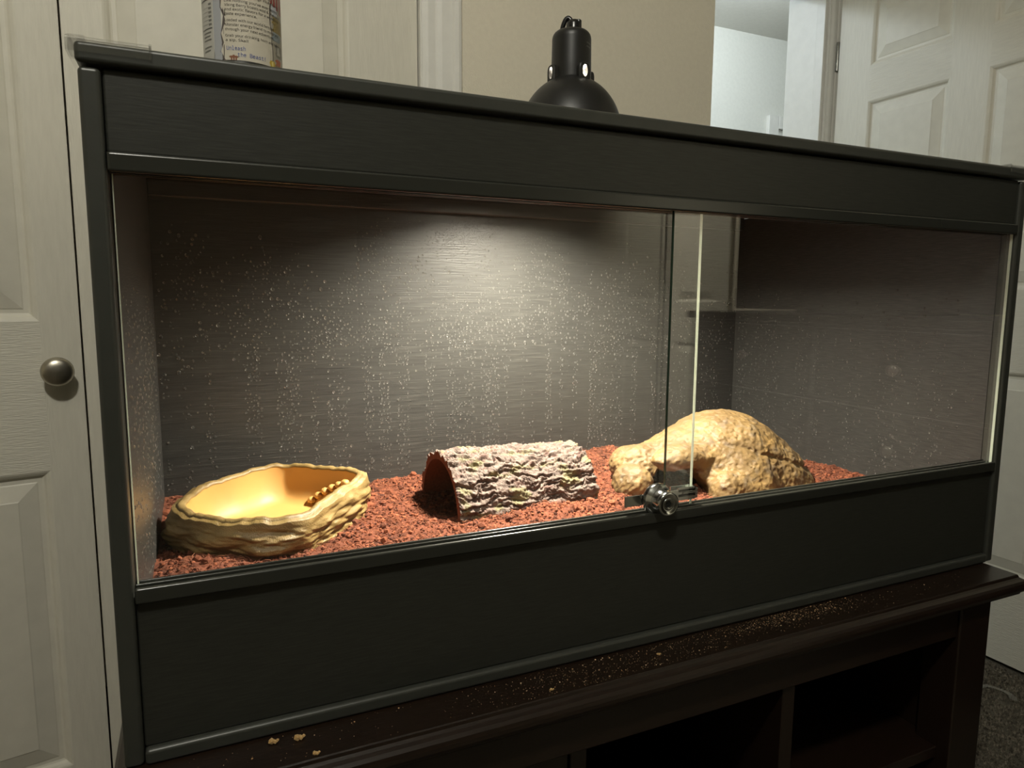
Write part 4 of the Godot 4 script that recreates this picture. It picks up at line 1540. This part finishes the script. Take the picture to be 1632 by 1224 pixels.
func condensation() -> void:
	var dm := drop_mesh()
	var back := Basis(Vector3.UP, PI)
	var zb := -D + 0.01605
	var cn := noise(71, 30.0, 2)
	var pn := noise(72, 9.0, 2)
	var xf := []
	# back wall: runs of beads below, packed beads in the middle, fine mist above
	for i in 24000:
		var x := rng.randf_range(0.02, W - 0.02)
		var y := rng.randf_range(0.09, 0.54)
		var run := cn.get_noise_1d(x) * 0.5 + 0.5
		var low := smoothstep(0.42, 0.26, y)
		var den := lerpf(0.8, smoothstep(0.42, 0.6, run), low)
		den *= smoothstep(0.535, 0.4, y + 0.08 * pn.get_noise_2d(x, 3.0))
		den *= 0.3 + 0.7 * smoothstep(0.03, 0.16, x)
		den *= 0.35 + 0.9 * clampf(pn.get_noise_2d(x, y) + 0.5, 0.0, 1.0)
		den *= 1.0 - 0.6 * smoothstep(0.95, 1.1, x)
		if rng.randf() > den:
			continue
		var r := lerpf(0.0008, 0.0024, pow(rng.randf(), 1.5))
		if pn.get_noise_2d(x + 5.0, y) > 0.1 and y > 0.28 and rng.randf() < 0.35:
			r *= 1.4
		if not room_for(x, y, r):
			continue
		xf.append(Transform3D(back * Basis.from_scale(Vector3(r * rng.randf_range(0.9, 1.1), r * rng.randf_range(0.95, 1.25), r)), Vector3(x, y + S, zb)))
	for i in 2200:
		var x := 0.56 + 0.06 * rng.randfn()
		var y := 0.53 + 0.02 * rng.randfn()
		if y > 0.562 or y < 0.45:
			continue
		var r := rng.randf_range(0.0004, 0.001)
		if not room_for(x, y, r):
			continue
		xf.append(Transform3D(back * Basis.from_scale(Vector3(r, r, r)), Vector3(x, y + S, zb)))
	var o := scatter("water_droplets", dm, M.water, xf, [], self)
	tag(o, "beads of condensation on the lit back wall of the enclosure", "droplets", "", "stuff")
	# right side wall
	xf = []
	var side := Basis(Vector3.UP, PI / 2)
	for i in 5200:
		var z := rng.randf_range(-0.58, -0.03)
		var y := rng.randf_range(0.09, 0.44)
		var run := cn.get_noise_1d(z * 0.8 + 40.0) * 0.5 + 0.5
		var den := smoothstep(0.4, 0.68, run) * 0.8 + 0.08
		den *= smoothstep(0.45, 0.34, y + 0.06 * pn.get_noise_1d(z * 2.0))
		if rng.randf() > den:
			continue
		var r := lerpf(0.0006, 0.0024, pow(rng.randf(), 2.4))
		if not room_for(z + 5.0, y, r):
			continue
		xf.append(Transform3D(side * Basis.from_scale(Vector3(r, r * rng.randf_range(0.95, 1.2), r)), Vector3(W - 0.01705, y + S, z)))
	o = scatter("water_droplets", dm, M.water, xf, [], self)
	tag(o, "beads of water on the right inner wall of the enclosure", "droplets", "", "stuff")
	# left side wall of the enclosure
	xf = []
	var turn := Basis(Vector3.UP, -PI / 2)
	for i in 1100:
		var z := rng.randf_range(-0.56, -0.03)
		var y := rng.randf_range(0.1, 0.43)
		if rng.randf() > smoothstep(0.44, 0.36, y):
			continue
		var r := lerpf(0.0006, 0.0022, pow(rng.randf(), 2.0))
		if not room_for(z + 9.0, y, r):
			continue
		xf.append(Transform3D(turn * Basis.from_scale(Vector3(r, r, r)), Vector3(0.01705, y + S, z)))
	o = scatter("water_droplets", dm, M.water, xf, [], self)
	tag(o, "beads of water on the left inner wall of the enclosure", "droplets", "", "stuff")

# ------------------------------------------------------------------ crumbs on the stand
func crumbs() -> void:
	var xf := []
	var cols := []
	for i in 1700:
		var x := 0.0
		var z := rng.randf_range(0.004, 0.048)
		var r := rng.randf_range(0.0002, 0.0005)
		var k := rng.randf()
		if k < 0.5:
			x = 0.77 + 0.07 * rng.randfn()
			z = clampf(0.016 + 0.009 * rng.randfn(), 0.004, 0.05)
		elif k < 0.7:
			x = 0.56 + 0.06 * rng.randfn()
		elif k < 0.85:
			x = 0.43 + 0.05 * rng.randfn()
		else:
			x = rng.randf_range(0.05, 1.15)
		if rng.randf() < 0.05:
			r *= 2.4
		var bs := Basis.from_euler(Vector3(rng.randf() * TAU, rng.randf() * TAU, 0)).scaled(Vector3(r, r * 0.6, r))
		xf.append(Transform3D(bs, Vector3(clampf(x, 0.01, 1.19), S + r * 0.3, z)))
		cols.append(Color(0.3, 0.16, 0.06).lerp(Color(0.6, 0.45, 0.28), rng.randf()))
	var o := scatter("wood_dust", lump(1.0, 8).mesh(), M.bed, xf, cols, self)
	tag(o, "fine tan dust and bits scattered on the dark stand top", "dust", "", "stuff")
	# the largest bits, each its own thing
	var bits := [[0.1246, 0.0125, 0.0036, "tan crumb on the stand, left of the pair under the enclosure"], [0.1475, 0.0165, 0.0042, "tan crumb on the stand, right of the pair under the enclosure"], [0.158, 0.0455, 0.0028, "flat tan crumb near the front edge of the stand, leftmost"], [0.4033, 0.0408, 0.0021, "pale crumb on the stand's front edge below the log"], [0.553, 0.026, 0.0022, "yellowish crumb on the middle of the stand top"]]
	for i in bits.size():
		var q: Array = bits[i]
		var b := MB.new()
		b.colored = true
		for k in 3:
			var l := lump(q[2] * (1.0 - 0.25 * k), 20 + i * 3 + k)
			var off := Vector3(0.7 * q[2] * (k - 1), 0.0, 0.35 * q[2] * (k % 2))
			for j in range(0, l.v.size(), 3):
				var col := Color(0.4, 0.24, 0.09).lerp(Color(0.55, 0.38, 0.18), (j % 7) / 7.0)
				b.flat_tri(l.v[j] * Vector3(1, 0.7, 1) + off, l.v[j + 1] * Vector3(1, 0.7, 1) + off, l.v[j + 2] * Vector3(1, 0.7, 1) + off, col)
		var c := part("crumb", b, M.bed)
		c.position = Vector3(q[0], S + q[2] * 0.55, q[1])
		tag(c, q[3], "crumb", "crumbs on the stand")

# ------------------------------------------------------------------ carpet and the film on it
func carpet_details() -> void:
	var tuft := MB.new()
	tuft.colored = true
	for k in 3:
		var a := TAU * k / 3.0
		var d := Vector3(cos(a), 0, sin(a))
		var s := Vector3(-sin(a), 0, cos(a)) * 0.35
		tuft.flat_tri(-s, s, Vector3(0, 1, 0) + d * 0.5)
		tuft.flat_tri(s * 0.8 + d * 0.3, -s * 0.8 + d * 0.3, Vector3(0, 0.8, 0) - d * 0.4)
	var xf := []
	var cols := []
	for i in 16000:
		var x := rng.randf_range(1.3, 2.02)
		var z := rng.randf_range(-0.62, 0.12)
		var r := rng.randf_range(0.0035, 0.0075)
		var bs := Basis.from_euler(Vector3(rng.randf_range(-0.5, 0.5), rng.randf() * TAU, rng.randf_range(-0.5, 0.5))).scaled(Vector3(r, r * 1.2, r))
		xf.append(Transform3D(bs, Vector3(x, 0.0, z)))
		cols.append(Color(0.1, 0.085, 0.063).lerp(Color(0.33, 0.29, 0.225), pow(rng.randf(), 1.3)))
	var o := scatter("carpet_pile", tuft.mesh(), M.bed, xf, cols, self)
	tag(o, "short grey-brown carpet pile beside the stand", "carpet", "", "stuff")
	# a strip of clear film lying on the carpet
	var b := MB.new()
	var path := [Vector3(1.80, 0, -0.345), Vector3(1.85, 0, -0.358), Vector3(1.885, 0, -0.352), Vector3(1.9, 0, -0.33), Vector3(1.89, 0, -0.305), Vector3(1.868, 0, -0.285)]
	for i in path.size() - 1:
		for k in 4:
			var p: Vector3 = (path[i] as Vector3).cubic_interpolate(path[i + 1], path[maxi(i - 1, 0)], path[mini(i + 2, path.size() - 1)], k / 4.0)
			var q: Vector3 = (path[i] as Vector3).cubic_interpolate(path[i + 1], path[maxi(i - 1, 0)], path[mini(i + 2, path.size() - 1)], (k + 1) / 4.0)
			var s := (q - p).cross(Vector3.UP).normalized() * 0.009
			var lift := Vector3(0, 0.008 + 0.003 * sin(i * 1.7 + k * 0.4), 0)
			b.flat_quad(p - s + lift, q - s + lift, q + s + lift + Vector3(0, 0.003, 0), p + s + lift + Vector3(0, 0.003, 0))
			b.flat_quad(p + s + lift + Vector3(0, 0.0033, 0), q + s + lift + Vector3(0, 0.0033, 0), q - s + lift + Vector3(0, 0.0003, 0), p - s + lift + Vector3(0, 0.0003, 0))
	var fm := part("plastic_film", b, M.clear_plastic)
	tag(fm, "curled strip of clear plastic film lying on the carpet", "plastic film")
